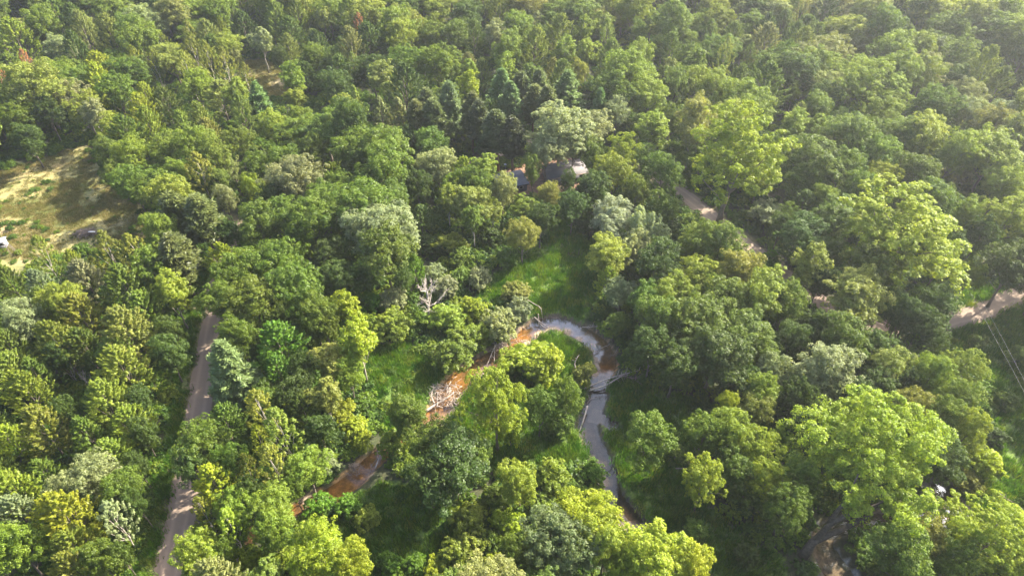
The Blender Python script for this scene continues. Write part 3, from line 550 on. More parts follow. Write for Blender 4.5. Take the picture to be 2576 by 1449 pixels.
for rowi in T_.replace('\n', '|').split('|'):
    q = rowi.split()
    if not q: continue
    x, y, wpx = map(float, q[:3]); k, c = q[3], q[4]; Hf = float(q[5]) if len(q) > 5 else None
    z = 8.0
    for it in range(4):
        Z_ = depth(y, z); Rm = wpx / 2 * Z_ / FPX; pr = PROTO[k][0]; sR = Rm / pr[2]
        if Hf: Hm = Hf
        elif k == 'U': Hm = min(max(pr[3] * sR, 2.2), 7.5)
        elif k in 'OC': Hm = min(max(9.5 + 1.25 * Rm, 10), 23)
        elif k == 'D': Hm = max(9, pr[3] * sR)
        elif k == 'W': Hm = min(max(pr[3] * sR, 7), 13)
        else: Hm = min(max(pr[3] * sR * .75 + 4.0, 9), 20)
        z = pr[4] / pr[3] * Hm
    p = unproj(x, y, z); trees.append(dict(x=x, y=y, w=wpx, k=k, c=c, R=Rm, H=Hm, p=p, px=x, py=y))

used = {}
def place_tree(tr):
    k = tr['k']; vs = PROTO[k]; vi = int(rng.integers(len(vs))); crown, trunk, R0, H0, zc = vs[vi]
    name = KN[k][0]; root = bpy.data.objects.new(name, None); COL.objects.link(root); root.empty_display_size = .3
    gz = float(ground_z(tr['p'][0], tr['p'][1])); root.location = (tr['p'][0], tr['p'][1], gz - .05)
    root.rotation_euler = (rng.normal() * .02, rng.normal() * .02, rng.uniform(0, 6.28)); s = tr['R'] / R0; a_ = 1 + rng.uniform(-.12, .12); root.scale = (s * a_, s / a_, tr['H'] / H0 * rng.uniform(.93, 1.1))
    first = (k, vi) not in used
    if first:
        a = new_obj('trunk', trunk, root); b_ = new_obj('crown' if k != 'D' else 'branches', crown, root); used[(k, vi)] = (a, b_)
    else:
        a0, b0 = used[(k, vi)]; a = a0.copy(); b_ = b0.copy()
        for q in (a, b_): COL.objects.link(q); q.parent = root
    j = rng.normal(size=3) * .05; j = j * (.3 if k == 'C' else 1); base = np.array(COLK.get((k, tr['c']), COLS[tr['c']])) * (1 + rng.normal() * .07) * (1 + j * np.array([1, .5, 1]))
    b_.color = (*np.clip(base, .01, .6), 1); bk = np.array(BARK.get(k, (.15, .125, .10))) * rng.uniform(.8, 1.2); a.color = (*bk, 1)
    if k == 'D': b_.color = a.color
    tr['obj'] = root; return root
for tr in trees: place_tree(tr)

# ---- labels: each tree by its own look and where it is from a tree or feature that stands out
marks = [(x, y, s) for (x, y), (l, s) in MARK.items()]
marks += [(15, 612, 'the raised hunting blind'), (1272, 440, 'the white-headed yard lamp'), (1290, 465, 'the blue-grey shed roof'), (1115, 985, 'the pale driftwood jam'), (1290, 1449, 'the bottom edge middle'),
          (1880, 615, 'the sunlit road patch'), (2480, 785, 'the road piece at right'), (690, 215, 'the small far glade'), (215, 590, 'the brush pile'), (1545, 958, 'the fallen trunks across the river'),
          (60, 20, 'the top left corner'), (2500, 40, 'the top right corner'), (890, 1210, 'the orange water')]
DIRS = ['right of', 'below right of', 'below', 'below left of', 'left of', 'above left of', 'above', 'above right of']
ORD = ['nearest', 'second', 'third', 'fourth', 'fifth', 'sixth', 'seventh', 'eighth', 'ninth', 'tenth', 'eleventh', 'twelfth']
buckets = {}
for tr in trees:
    o = tr['obj']; nm, cat, shp = KN[tr['k']]; key = (int(tr['x']), int(tr['y']))
    o['category'] = cat; o['group'] = GRP[tr['k']]
    if key in MARK: o['label'] = MARK[key][0]; continue
    d = sorted(marks, key=lambda q: (q[0] - tr['x']) ** 2 + (q[1] - tr['y']) ** 2)[0]
    a = math.atan2(tr['y'] - d[1], tr['x'] - d[0]); di = DIRS[int(round(a / (math.pi / 4))) % 8]
    size = 'small' if tr['R'] < 3 else ('broad' if tr['R'] > 6 else 'mid-sized')
    if tr['k'] in 'U': size = 'small' if tr['R'] < 2.8 else 'bushy'
    look = f"{size} {CN[tr['c']]} {shp}"
    if len(f'{look}, first {di} {d[2]}'.split()) > 16: look = look.split(' ', 1)[1]
    if tr['k'] == 'D': look = 'grey leafless dead tree'
    buckets.setdefault((look, di, d[2]), []).append((math.hypot(tr['x'] - d[0], tr['y'] - d[1]), tr))
for (look, di, nm), lst in buckets.items():
    lst.sort(key=lambda q: q[0])
    for i, (_, tr) in enumerate(lst):
        tr['obj']['label'] = f"{look} {di} {nm}" if len(lst) == 1 else f"{look}, {ORD[i]} {di} {nm}"

# ------------------------------------------------------------------ the giant leaning cottonwood, lower right
B0 = unproj(2020, 1400, 0); crown, trunk, R0, H0, zc = PROTO['H'][0]
gc = thing('cottonwood_tree', 'giant leaning cottonwood with thick dark limbs over the stream at the lower right', 'tree', (B0[0], B0[1], -.2), 0, GRP['C'])
cp = unproj(2188, 1140, zc) - B0
cr = new_obj('crown', crown, gc); cr.location = (cp[0], cp[1], 0); cr.color = (.18, .25, .026, 1); cr.scale = (1, 1, 1)
g = Geo()
def wpt(x, y, z): return unproj(x, y, z) - np.array([B0[0], B0[1], 0])
g.tube([(0, 0, -.5), wpt(2045, 1362, 3.2), wpt(2085, 1343, 4.4), wpt(2130, 1325, 5.8)], [1.0, .72, .6, .5], 9)
g.tube([wpt(2045, 1362, 3.0), wpt(2095, 1312, 7), wpt(2130, 1297, 9), wpt(2185, 1278, 12), wpt(2260, 1240, 15)], [.6, .5, .42, .3, .12], 8)
g.tube([wpt(2085, 1315, 6.5), wpt(2110, 1280, 9.5), wpt(2132, 1255, 12), wpt(2160, 1190, 17)], [.42, .34, .26, .1], 8)
g.tube([wpt(2130, 1325, 5.8), wpt(2200, 1290, 8), wpt(2300, 1240, 12)], [.5, .35, .12], 8)
to = new_obj('trunk', g.mesh('leaning_trunk', (M_bark,), True), gc); to.color = (.10, .08, .062, 1)

# ------------------------------------------------------------------ the rest of the forest, undergrowth and grass as stuff
def gn_scatter(name, pts, rot, scl, idx, protos, label=None):
    me = raw_mesh(name, pts, np.zeros((0, 4), int)); me.attributes.new('rot', 'FLOAT_VECTOR', 'POINT').data.foreach_set('vector', np.asarray(rot, np.float32).ravel())
    me.attributes.new('scl', 'FLOAT_VECTOR', 'POINT').data.foreach_set('vector', np.asarray(scl, np.float32).ravel())
    me.attributes.new('idx', 'INT', 'POINT').data.foreach_set('value', np.asarray(idx, np.int32))
    o = new_obj(name, me); c = bpy.data.collections.new(name + '_source')
    for i, pm in enumerate(protos): q = bpy.data.objects.new(f'{name}_source_{i:02d}', pm); c.objects.link(q)
    ng = bpy.data.node_groups.new(name, 'GeometryNodeTree')
    ng.interface.new_socket('Geometry', in_out='INPUT', socket_type='NodeSocketGeometry'); ng.interface.new_socket('Geometry', in_out='OUTPUT', socket_type='NodeSocketGeometry')
    gi = ng.nodes.new('NodeGroupInput'); go = ng.nodes.new('NodeGroupOutput'); ip = ng.nodes.new('GeometryNodeInstanceOnPoints'); ci = ng.nodes.new('GeometryNodeCollectionInfo')
    ci.inputs['Collection'].default_value = c; ci.inputs['Separate Children'].default_value = True; ci.inputs['Reset Children'].default_value = True
    def na(nm, ty): n = ng.nodes.new('GeometryNodeInputNamedAttribute'); n.data_type = ty; n.inputs[0].default_value = nm; return n.outputs[0]
    e = ng.nodes.new('FunctionNodeEulerToRotation'); Lk = ng.links.new
    Lk(na('rot', 'FLOAT_VECTOR'), e.inputs[0]); Lk(e.outputs[0], ip.inputs['Rotation']); Lk(na('scl', 'FLOAT_VECTOR'), ip.inputs['Scale']); Lk(na('idx', 'INT'), ip.inputs['Instance Index'])
    ip.inputs['Pick Instance'].default_value = True; Lk(gi.outputs[0], ip.inputs['Points']); Lk(ci.outputs[0], ip.inputs['Instance']); Lk(ip.outputs[0], go.inputs[0])
    md = o.modifiers.new('scatter', 'NODES'); md.node_group = ng; o['kind'] = 'stuff'
    if label: o['label'] = label
    return o
def join_far(kind, vi, matl):
    """crown and trunk of one prototype as a single mesh for the forest mass"""
    crown, trunk = PROTO[kind][vi][:2]; Vs = []; Fs = []; mi = []; off = 0
    for q, me in enumerate((crown, trunk)):
        v = np.zeros(len(me.vertices) * 3, np.float32); me.vertices.foreach_get('co', v); v = v.reshape(-1, 3)
        li = np.zeros(len(me.loops), np.int32); me.loops.foreach_get('vertex_index', li); lt = np.zeros(len(me.polygons), np.int32); me.polygons.foreach_get('loop_total', lt)
        st = np.r_[0, np.cumsum(lt)[:-1]]; f = np.full((len(lt), 4), -1)
        for j in range(4): ok = lt > j; f[ok, j] = li[st[ok] + j]
        f = np.where(f >= 0, f + off, -1); Vs.append(v); Fs.append(f); mi += [q] * len(f); off += len(v)
    return raw_mesh('forest_tree', np.concatenate(Vs), np.concatenate(Fs), (matl, M_barkfar), False, mi)
M_barkfar = simple_mat('forest_bark', (.10, .08, .065), (.2, .17, .14))
far_kinds = [('O', 0), ('O', 1), ('O', 2), ('M', 0), ('M', 1), ('M', 2), ('P', 0), ('P', 1), ('B', 0), ('C', 0)]
far_protos = [join_far(k, v, M_leaf_far) for k, v in far_kinds]
# candidates on a jittered grid, kept where nothing else stands
def free_mask(px, py, pad_open=0.0, roadpad=2.0, rivpad=2.5):
    ok = np.ones(len(px), bool)
    for k, p in OPEN.items(): ok &= ~inpoly(px, py, p)
    for r, hw in ROADS: ok &= dist_line(px, py, r)[0] > hw + roadpad
    d, tt = dist_line(px, py, riv[:, :2]); ok &= d > riv[np.clip(tt.astype(int), 0, len(riv) - 1), 2] + rivpad
    return ok
TP = np.array([t['p'][:2] for t in trees]); TR = np.array([t['R'] for t in trees]); TH = np.array([t['H'] for t in trees])
TP = np.vstack([TP, [B0[0] + cp[0], B0[1] + cp[1]]]); TR = np.r_[TR, 12.0]
GRID = []
for cell, a, b_ in ((7.0, 10, 180), (10.2, 180, 480)):
    qx, qy = np.meshgrid(np.arange(-340, 340, cell), np.arange(a, b_, cell)); GRID.append((qx.ravel() + rng.uniform(-.4, .4, qx.size) * cell, qy.ravel() + rng.uniform(-.4, .4, qy.size) * cell))
cx = np.concatenate([q[0] for q in GRID]); cy = np.concatenate([q[1] for q in GRID])
ok = free_mask(cx, cy, roadpad=4.0, rivpad=4.5); cx, cy = cx[ok], cy[ok]
D = np.sqrt((cx[:, None] - TP[:, 0]) ** 2 + (cy[:, None] - TP[:, 1]) ** 2); ok = (D > TR[None, :] * .85 + 2.6).all(1)
# keep sight lines onto open ground: a filler may not hide ground the photo shows, so it stands back from the near edge of a clearing
for hgt in (5, 9):
    sy = cy + hgt * (cy / HCAM) * 1.05; sx = cx * (1 + hgt / HCAM * 1.05); ok &= free_mask(sx, sy, roadpad=2.0, rivpad=2.0)
cx, cy = cx[ok], cy[ok]; n = len(cx); kn = noise2(cx, cy, 45, 77); ki = np.empty(n, int)
for i in range(n):
    pool = [0, 1, 2, 9] if kn[i] < .42 else ([3, 4, 5, 0, 1] if kn[i] < .56 else [3, 4, 6, 7, 8, 2]); ki[i] = random.choice(pool)
sc_ = rng.uniform(.62, 1.05, n) * np.where(cy > 180, 1.5, 1); sc_[ki == 9] *= .75
scl = np.stack([sc_ * rng.uniform(.85, 1.1, n), sc_ * rng.uniform(.85, 1.1, n), np.clip(sc_, .65, 1.15) * rng.uniform(.68, 1.28, n)], 1)
rot = np.stack([rng.normal(size=n) * .03, rng.normal(size=n) * .03, rng.uniform(0, 6.28, n)], 1)
gn_scatter('forest', np.c_[cx, cy, np.full(n, -.1)], rot, scl, ki, far_protos, 'the rest of the mixed forest between and beyond the larger trees')
print('forest mass trees', n, 'individual', len(trees))
# undergrowth
bush = []
for v in range(3):
    g = Geo(); P, d = envelope_pts(12, 1.9, 1.3, .6, -.3, 1, (.3, .95)); clump_crown(g, P, [.75] * 12, 7, 11, .30); bush.append(g.mesh('undergrowth_clump', (M_bush_far,)))
ux = rng.uniform(-190, 200, 26000); uy = rng.uniform(35, 300, 26000); keep = rng.random(26000) < np.clip(1.25 - (uy - 60) / 330, .3, 1)
ux, uy = ux[keep], uy[keep]; ok = free_mask(ux, uy, roadpad=.9, rivpad=.9)
opn = np.zeros(len(ux), bool)
for k in ('bank_left', 'bank_right', 'island', 'south', 'east', 'meadow', 'verge', 'clearing', 'east_bank'): opn |= inpoly(ux, uy, OPEN[k])
d, tt = dist_line(ux, uy, riv[:, :2]); near = d < riv[np.clip(tt.astype(int), 0, len(riv) - 1), 2] + 1.2
for r, hw in ROADS: near |= dist_line(ux, uy, r)[0] < hw + 1.5
lush = opn & ~near & (noise2(ux, uy, 9, 55) > .60) & (rng.random(len(ux)) < .55) & ~inpoly(ux, uy, OPEN['meadow']); low = opn & ~near & ~lush & (rng.random(len(ux)) < .16)
ok = ok | lush | low; s = np.where(low, rng.uniform(.16, .3, len(ux)), np.where(lush, rng.uniform(.3, .65, len(ux)), rng.uniform(.5, 1.25, len(ux))))
ux, uy, s = ux[ok], uy[ok], s[ok]; n = len(ux); print('undergrowth', n)
gz = np.array([ground_z(a, b) for a, b in zip(ux, uy)])
gn_scatter('undergrowth', np.c_[ux, uy, gz - .1], np.c_[np.zeros(n), np.zeros(n), rng.uniform(0, 6.28, n)], np.c_[s, s, s * rng.uniform(.6, 1.2, n)], rng.integers(0, 3, n), bush, 'leafy undergrowth below and between the trees')
# grass
def tuft(M, n, h, spread):
    g = Geo(); P = np.c_[rng.normal(size=(n, 2)) * spread, np.zeros(n)]; a = rng.uniform(0, 6.28, n); hh = h * rng.uniform(.5, 1.2, n)
    ln = np.c_[np.cos(a) * .35, np.sin(a) * .35, np.ones(n)]; w_ = np.c_[-np.sin(a), np.cos(a), np.zeros(n)] * .07
    V = np.stack([P - w_, P + w_, P + ln * hh[:, None] + w_ * .3, P + ln * hh[:, None] - w_ * .3], 1).reshape(-1, 3); g.add(V, np.arange(4 * n).reshape(n, 4)); return g.mesh('grass_tuft', (M,))
gt = [tuft(M_grass, 70, .75, .55), tuft(M_grass, 60, .5, .5), tuft(M_grass, 80, 1.0, .6)]; dt = [tuft(M_dry, 40, .4, .5), tuft(M_dry, 50, .3, .6)]
def field(keys, n, lo=(-200, 35), hi=(200, 300)):
    x = rng.uniform(lo[0], hi[0], n); y = rng.uniform(lo[1], hi[1], n); ok = np.zeros(n, bool)
    for k in keys: ok |= inpoly(x, y, OPEN[k])
    d, tt = dist_line(x, y, riv[:, :2]); ok &= d > riv[np.clip(tt.astype(int), 0, len(riv) - 1), 2] * 1.0 + rng.uniform(-.1, .5, n)
    for r, hw in ROADS: ok &= dist_line(x, y, r)[0] > hw + .2
    ok &= ~inpoly(x, y, POND); return x[ok], y[ok]
x, y = field(('meadow', 'island', 'bank_left', 'bank_right', 'south', 'east', 'east_bank', 'verge'), 100000); gz = np.array([ground_z(a, b) for a, b in zip(x, y)]); n = len(x); s = rng.uniform(.6, 1.3, n)
gn_scatter('meadow_grass', np.c_[x, y, gz - .03], np.c_[np.zeros((n, 2)), rng.uniform(0, 6.28, n)], np.c_[s, s, s], rng.integers(0, 3, n), gt, 'tall green meadow grass by the river and on the field')
x, y = field(('clearing', 'glade'), 60000, (-180, 140), (-60, 300)); keep = noise2(x, y, 9, 21) + rng.normal(size=len(x)) * .12 < .56; x, y = x[keep], y[keep]; gz = np.array([ground_z(a, b) for a, b in zip(x, y)]); n = len(x); s = rng.uniform(.5, 1.1, n)
gn_scatter('dry_grass', np.c_[x, y, gz - .03], np.c_[np.zeros((n, 2)), rng.uniform(0, 6.28, n)], np.c_[s, s, s], rng.integers(0, 2, n), dt, 'thin dry grass on the sandy clearing')
print('grass', n)

# ------------------------------------------------------------------ driftwood, logs and snags
M_drift = simple_mat('weathered_wood', (.26, .22, .19), (.46, .39, .33), 2); M_driftd = simple_mat('wet_dead_wood', (.14, .11, .09), (.27, .21, .17), 2)
def img_pts(pts): return np.array([unproj(x, y, z) for x, y, z in pts])
def log(name, label, pts, r0, r1, M=None, twigs=0, tw=1.2, cat='log', group='fallen logs along the river'):
    P = img_pts(pts); g = Geo(); c = P[0].copy(); n = len(P); P2 = smooth_line(P - c, 3); m_ = len(P2)
    g.tube(P2, np.linspace(r0, r1, m_) * (1 + rng.normal(size=m_) * .06), 7)
    root = thing(name, label, cat, tuple(c), 0, group); new_obj('trunk', g.mesh(name, (M or M_drift,), True), root)
    if twigs:
        g2 = Geo(); ax = unit(P2[-1] - P2[0])
        for i in range(twigs):
            s = P2[int(rng.integers(m_ // 3, m_))]; d = unit(ax * .7 + rng.normal(size=3) * .6 + np.array([0, 0, .15])); L_ = tw * rng.uniform(.4, 1.2)
            e = s + d * L_; g2.tube([s, (s + e) / 2 + rng.normal(size=3) * .08 * L_, e], [.05, .035, .012], 4, cap=False)
        new_obj('branches', g2.mesh('branches', (M or M_drift,)), root)
    return root
def zz(x, y): return 1030.4 + x * .237, 772.8 + y * .237      # from my close-up of the river bend
def L3(*pts): return [(*zz(a, b), c) for a, b, c in pts]
log('fallen_tree', 'long bare fallen tree bridging the narrows of the river, upper of two', L3((1790, 890, -.3), (2000, 800, .6), (2200, 730, 1.0), (2440, 668, 1.6)), .22, .06, None, 26, 1.8)
log('fallen_tree', 'thicker pale fallen tree bridging the river just below the upper one', L3((1900, 880, -.6), (2060, 840, .2), (2190, 765, .9), (2260, 720, 1.2)), .26, .10, None, 20, 1.5)
log('fallen_tree', 'dense fan of dead twigs at the right end of the river-spanning fallen trees', L3((2150, 735, .9), (2290, 730, .8), (2430, 790, .4)), .10, .04, M_driftd, 46, 2.4)
log('fallen_log', 'long straight pale log slanting down into the slate-coloured water', L3((1888, 1045, .6), (1850, 1180, -.2), (1800, 1320, -.9), (1745, 1430, -.9)), .2, .09, None, 8, 1.3)
log('fallen_log', 'curved dark branch lying in the water right below the crossing trees', L3((1880, 1030, -.8), (1930, 970, -.7), (2050, 945, -.7)), .08, .03, M_driftd, 10, 1.0)
log('fallen_log', 'forked pale stick rising from dark water at the right of the bend', L3((1975, 378, 1.2), (1990, 420, .3), (2018, 458, -.9)), .12, .07, None, 6, 1.0)
log('fallen_log', 'thin branch lying from the forked stick to the right bank', L3((1970, 458, -.8), (2030, 435, -.6), (2110, 402, .0)), .08, .05, None, 4, .8)
log('fallen_log', 'slanting dead branch hanging over the right bank of the bend', L3((2240, 395, 1.0), (2200, 450, .3), (2165, 515, -.8)), .09, .04, M_driftd, 6, 1.0)
log('fallen_log', 'heap of thin dead stems on the outer bank of the bend', L3((1830, 210, -.4), (1900, 212, -.2), (2010, 200, .3)), .09, .05, None, 22, 1.6)
log('fallen_log', 'small floating snag near the top of the river bend', L3((1500, 105, -.9), (1545, 118, -.9), (1590, 124, -.9)), .10, .05, M_driftd, 8, .9)
log('fallen_log', 'pale pole slanting from the bank bush down to the sand bar', L3((1325, 105, .8), (1400, 165, -.2), (1480, 215, -.8)), .13, .06, None, 8, 1.2)
log('fallen_log', 'second thinner pole crossing onto the sand bar beside the first', L3((1360, 140, .2), (1400, 190, -.4), (1430, 218, -.85)), .09, .05, None, 3, 1.0)
log('dead_tree', 'bent thin dead stem arching from the meadow edge down to the water', L3((1250, -80, 1.6), (1330, -30, 2.6), (1392, 10, 3.2), (1410, 130, -.9)), .09, .05, None, 3, .8, 'dead tree')
log('dead_tree', 'short upright dead stem standing in the water near the poles', L3((1365, 70, 1.6), (1370, 140, .3), (1373, 200, -1.0)), .08, .08, None, 0, 1, 'dead tree')
log('dead_tree', 'short slanted stem leaning out of the orange shallows', L3((1312, 110, 1.2), (1290, 150, .3), (1285, 215, -1.0)), .08, .06, None, 2, .7, 'dead tree')
log('dead_tree', 'crooked white dead snag standing among yellow brush on the island', L3((1785, 825, 0), (1780, 700, 2.2), (1752, 605, 3.8), (1785, 522, 5.5)), .17, .08, None, 5, .9, 'dead tree')
log('fallen_log', 'thin crossed sticks in the orange shallows below the willow shrub', L3((1140, 225, -.8), (1200, 215, -.7), (1240, 245, -.8)), .08, .04, None, 6, 1.0)
log('fallen_log', 'long forked pole reaching from the left bank jam into the water, left one', L3((930, 370, .7), (880, 470, .2), (818, 625, -.9)), .11, .05, None, 3, 1.0)
log('fallen_log', 'shorter pole beside the long forked one at the left bank jam', L3((905, 400, .6), (900, 500, 0), (898, 598, -.9)), .09, .05, None, 2, .8)
log('fallen_log', 'faint sunken branch in the shallow water below the left bank jam', L3((820, 640, -1.0), (860, 680, -1.0), (885, 710, -1.0)), .07, .04, M_driftd, 3, .7)
log('fallen_log', 'thick pale main log at the lower edge of the driftwood jam', L3((170, 1105, -.5), (270, 1035, -.2), (400, 960, .2), (470, 905, .5)), .30, .14, None, 14, 1.6)
log('fallen_log', 'crooked bleached root standing at the left end of the driftwood jam', L3((265, 1020, 0), (235, 960, .6), (240, 890, 1.3), (275, 845, 2.2)), .22, .08, None, 10, 1.3)
log('fallen_log', 'upright bleached branch rising from the middle of the driftwood jam', L3((290, 1060, -.3), (295, 980, .6), (300, 910, 1.6)), .12, .06, None, 4, .8)
log('fallen_log', 'thin bare branch lying in grass left of the river jam, tip up', L3((395, 920, .6), (400, 870, 1.2), (402, 820, 1.8)), .09, .04, None, 3, .8)
log('fallen_log', 'white-barked leaning stem at the upper end of the orange water', [(944, 1178, -.8), (950, 1160, -.2), (957, 1142, .5)], .14, .07, None, 4, .9)
log('fallen_log', 'dark curved branch lying across the orange water', [(932, 1188, -.95), (934, 1172, -.9), (950, 1152, -.7)], .06, .04, M_driftd, 0)
log('fallen_log', 'longest pale fallen trunk at the right edge below the field', [(2512, 1240, .5), (2545, 1262, .4), (2600, 1296, .3)], .16, .1, None, 5, 1.0, 'log', 'pale trunks fallen at the right edge')
log('fallen_log', 'second pale trunk lying close below the longest one at the right edge', [(2515, 1246, .3), (2540, 1268, .3), (2590, 1298, .2)], .12, .07, None, 4, 1.0, 'log', 'pale trunks fallen at the right edge')
log('fallen_log', 'lowest thin pale trunk at the right edge, steeper than the others', [(2518, 1250, .3), (2542, 1280, .2), (2570, 1306, .1)], .10, .06, None, 3, 1.0, 'log', 'pale trunks fallen at the right edge')
log('fallen_log', 'pale dead log lying in shaded grass right of the small lone tree', [(1700, 1178, .3), (1735, 1176, .4), (1765, 1172, .4)], .12, .08, None, 3, .8)
log('fallen_log', 'dark dead branch lying at the far end of the meadow mud track', [(1412, 612, .3), (1428, 632, .3), (1455, 640, .3)], .10, .05, M_driftd, 14, 1.6)
log('fallen_log', 'grey dead branches lying under the silver willow', [(1492, 656, .3), (1510, 645, .6), (1535, 632, .9)], .10, .05, M_driftd, 12, 1.5)
log('fallen_log', 'thin bare trunk leaning on the slope left of the dark round trees', [(900, 1030, .3), (915, 1045, .4)], .08, .06, None, 0)
log('fallen_log', 'white bent dead stem by the road at the bottom left', [(548, 1345, .3), (540, 1330, 1.2), (530, 1322, 2.0)], .14, .08, None, 3, .8)
def stick_pile(name, label, cx_, cy_, rx, ry, hgt, n, ln, r, M, cat, z0=-.4):
    c = unproj(cx_, cy_, z0); root = thing(name, label, cat, tuple(c)); g = Geo(); g2 = Geo()
    for i in range(n):
        p = np.array([rng.normal() * rx * .45, rng.normal() * ry * .45, 0]); p[2] = hgt * max(0, 1 - (p[0] / rx) ** 2 - (p[1] / ry) ** 2) * rng.uniform(.3, 1)
        a = rng.uniform(0, 6.28); d = np.array([math.cos(a), math.sin(a), rng.normal() * .3]); L_ = ln * rng.uniform(.4, 1.2); k_ = rng.normal(size=3) * .08 * L_
        (g if i % 3 else g2).tube([p - d * L_ / 2, p + k_, p + d * L_ / 2], [r * rng.uniform(.6, 1.6), r, r * .3], 5)
    new_obj('sticks', g.mesh('sticks', (M,)), root); new_obj('dark_sticks', g2.mesh('dark_sticks', (M_driftd,)), root); return root
a, b = zz(340, 920); stick_pile('driftwood_jam', 'large tangled jam of bleached driftwood filling the left bend of the river', a, b, 5.0, 3.6, 1.1, 130, 2.6, .055, M_drift, 'driftwood')
a, b = zz(520, 1000); stick_pile('driftwood_jam', 'smaller tangle of pale driftwood beside the island tree, right of the large jam', a, b, 2.6, 2.2, .8, 60, 1.8, .05, M_drift, 'driftwood')
a, b = zz(1040, 350); stick_pile('driftwood_jam', 'flat mat of pale sticks caught under the willow shrub on the left bank', a, b, 4.2, 1.8, .8, 80, 2.2, .045, M_drift, 'driftwood')
a, b = zz(975, 425); stick_pile('driftwood_jam', 'knotty heap of whitish driftwood hanging into the water at the left bank', a, b, 1.8, 2.4, .9, 70, 1.6, .05, M_drift, 'driftwood')
stick_pile('root_ball', 'reddish-grey upturned root ball on the bank above the orange water', 894, 1180, 1.4, 1.2, 1.8, 90, 1.6, .035, M_driftd, 'root ball', -.2)
sp = stick_pile('brush_pile', 'dark low brush pile with a white board on top in the sandy clearing', 217, 590, 3.6, 1.8, 1.5, 160, 2.2, .07, M_driftd, 'brush pile', 0)
M_white = simple_mat('white_board', (.75, .75, .73), (.82, .82, .8)); g = Geo(); g.box((0, 0, 0), (1.9, .35, .08)); o_ = new_obj('white_board', g.mesh('white_board', (M_white,))); p = unproj(231, 583, 1.6); o_.location = p; o_.rotation_euler = (0, 0, .0)
tag(o_, 'narrow white board lying on the dark brush pile', 'board')

# ------------------------------------------------------------------ hunting blind
M_metal = simple_mat('galvanised_roof', (.16, .17, .20), (.22, .23, .27), 1.5, .85); M_ply = simple_mat('grey_plywood', (.22, .22, .24), (.33, .32, .34), 2); M_post = simple_mat('grey_post', (.12, .10, .09), (.2, .17, .15), 4); M_dark = simple_mat('dark_opening', (.02, .02, .022), (.03, .03, .03))
bp_ = unproj(22, 640, 0); bl = thing('hunting_blind', 'raised grey plywood hunting blind with pale metal roof standing on thin legs', 'hunting blind', tuple(bp_), R_(14))
g = Geo(); g.box((0, 0, 3.0), (2.2, 2.0, .12)); new_obj('floor', g.mesh('floor', (M_ply,)), bl)
g = Geo()
for s in (-1, 1):
    g.box((s * 1.02, 0, 3.85), (.08, 1.9, 1.6)); g.box((0, s * .98, 3.38), (1.96, .06, .65)); g.box((0, s * .98, 4.5), (1.96, .06, .3))
    for q in (-1, 1): g.box((q * .86, s * .98, 4.03), (.24, .055, .66))
new_obj('wall', g.mesh('wall', (M_ply,)), bl)
for s in (-1, 1): g = Geo(); g.box((0, s * .96, 4.03), (1.44, .03, .62)); new_obj('window', g.mesh('window', (M_dark,)), bl)
g = Geo(); g.prism([(-1.35, 4.66), (1.35, 4.92), (1.35, 5.0), (-1.35, 4.74)], -1.3, 1.3); new_obj('roof', g.mesh('roof', (M_metal,)), bl)
for sx in (-1, 1):
    for sy in (-1, 1): g = Geo(); g.tube([(sx * 1.45, sy * 1.4, 0), (sx * .95, sy * .85, 2.95)], [.06, .06], 6); new_obj('leg', g.mesh('leg', (M_post,)), bl)
g = Geo(); g.tube([(1.1, -.35, 3.0), (2.7, -.45, 0)], [.04, .04], 5); g.tube([(1.1, .25, 3.0), (2.7, .15, 0)], [.04, .04], 5)
for i in range(8):
    f = (i + .5) / 8; g.tube([(1.1 + 1.6 * f, -.35 - .1 * f, 3 - 3 * f), (1.1 + 1.6 * f, .25 - .1 * f, 3 - 3 * f)], [.03, .03], 4)
new_obj('ladder', g.mesh('ladder', (M_post,)), bl)

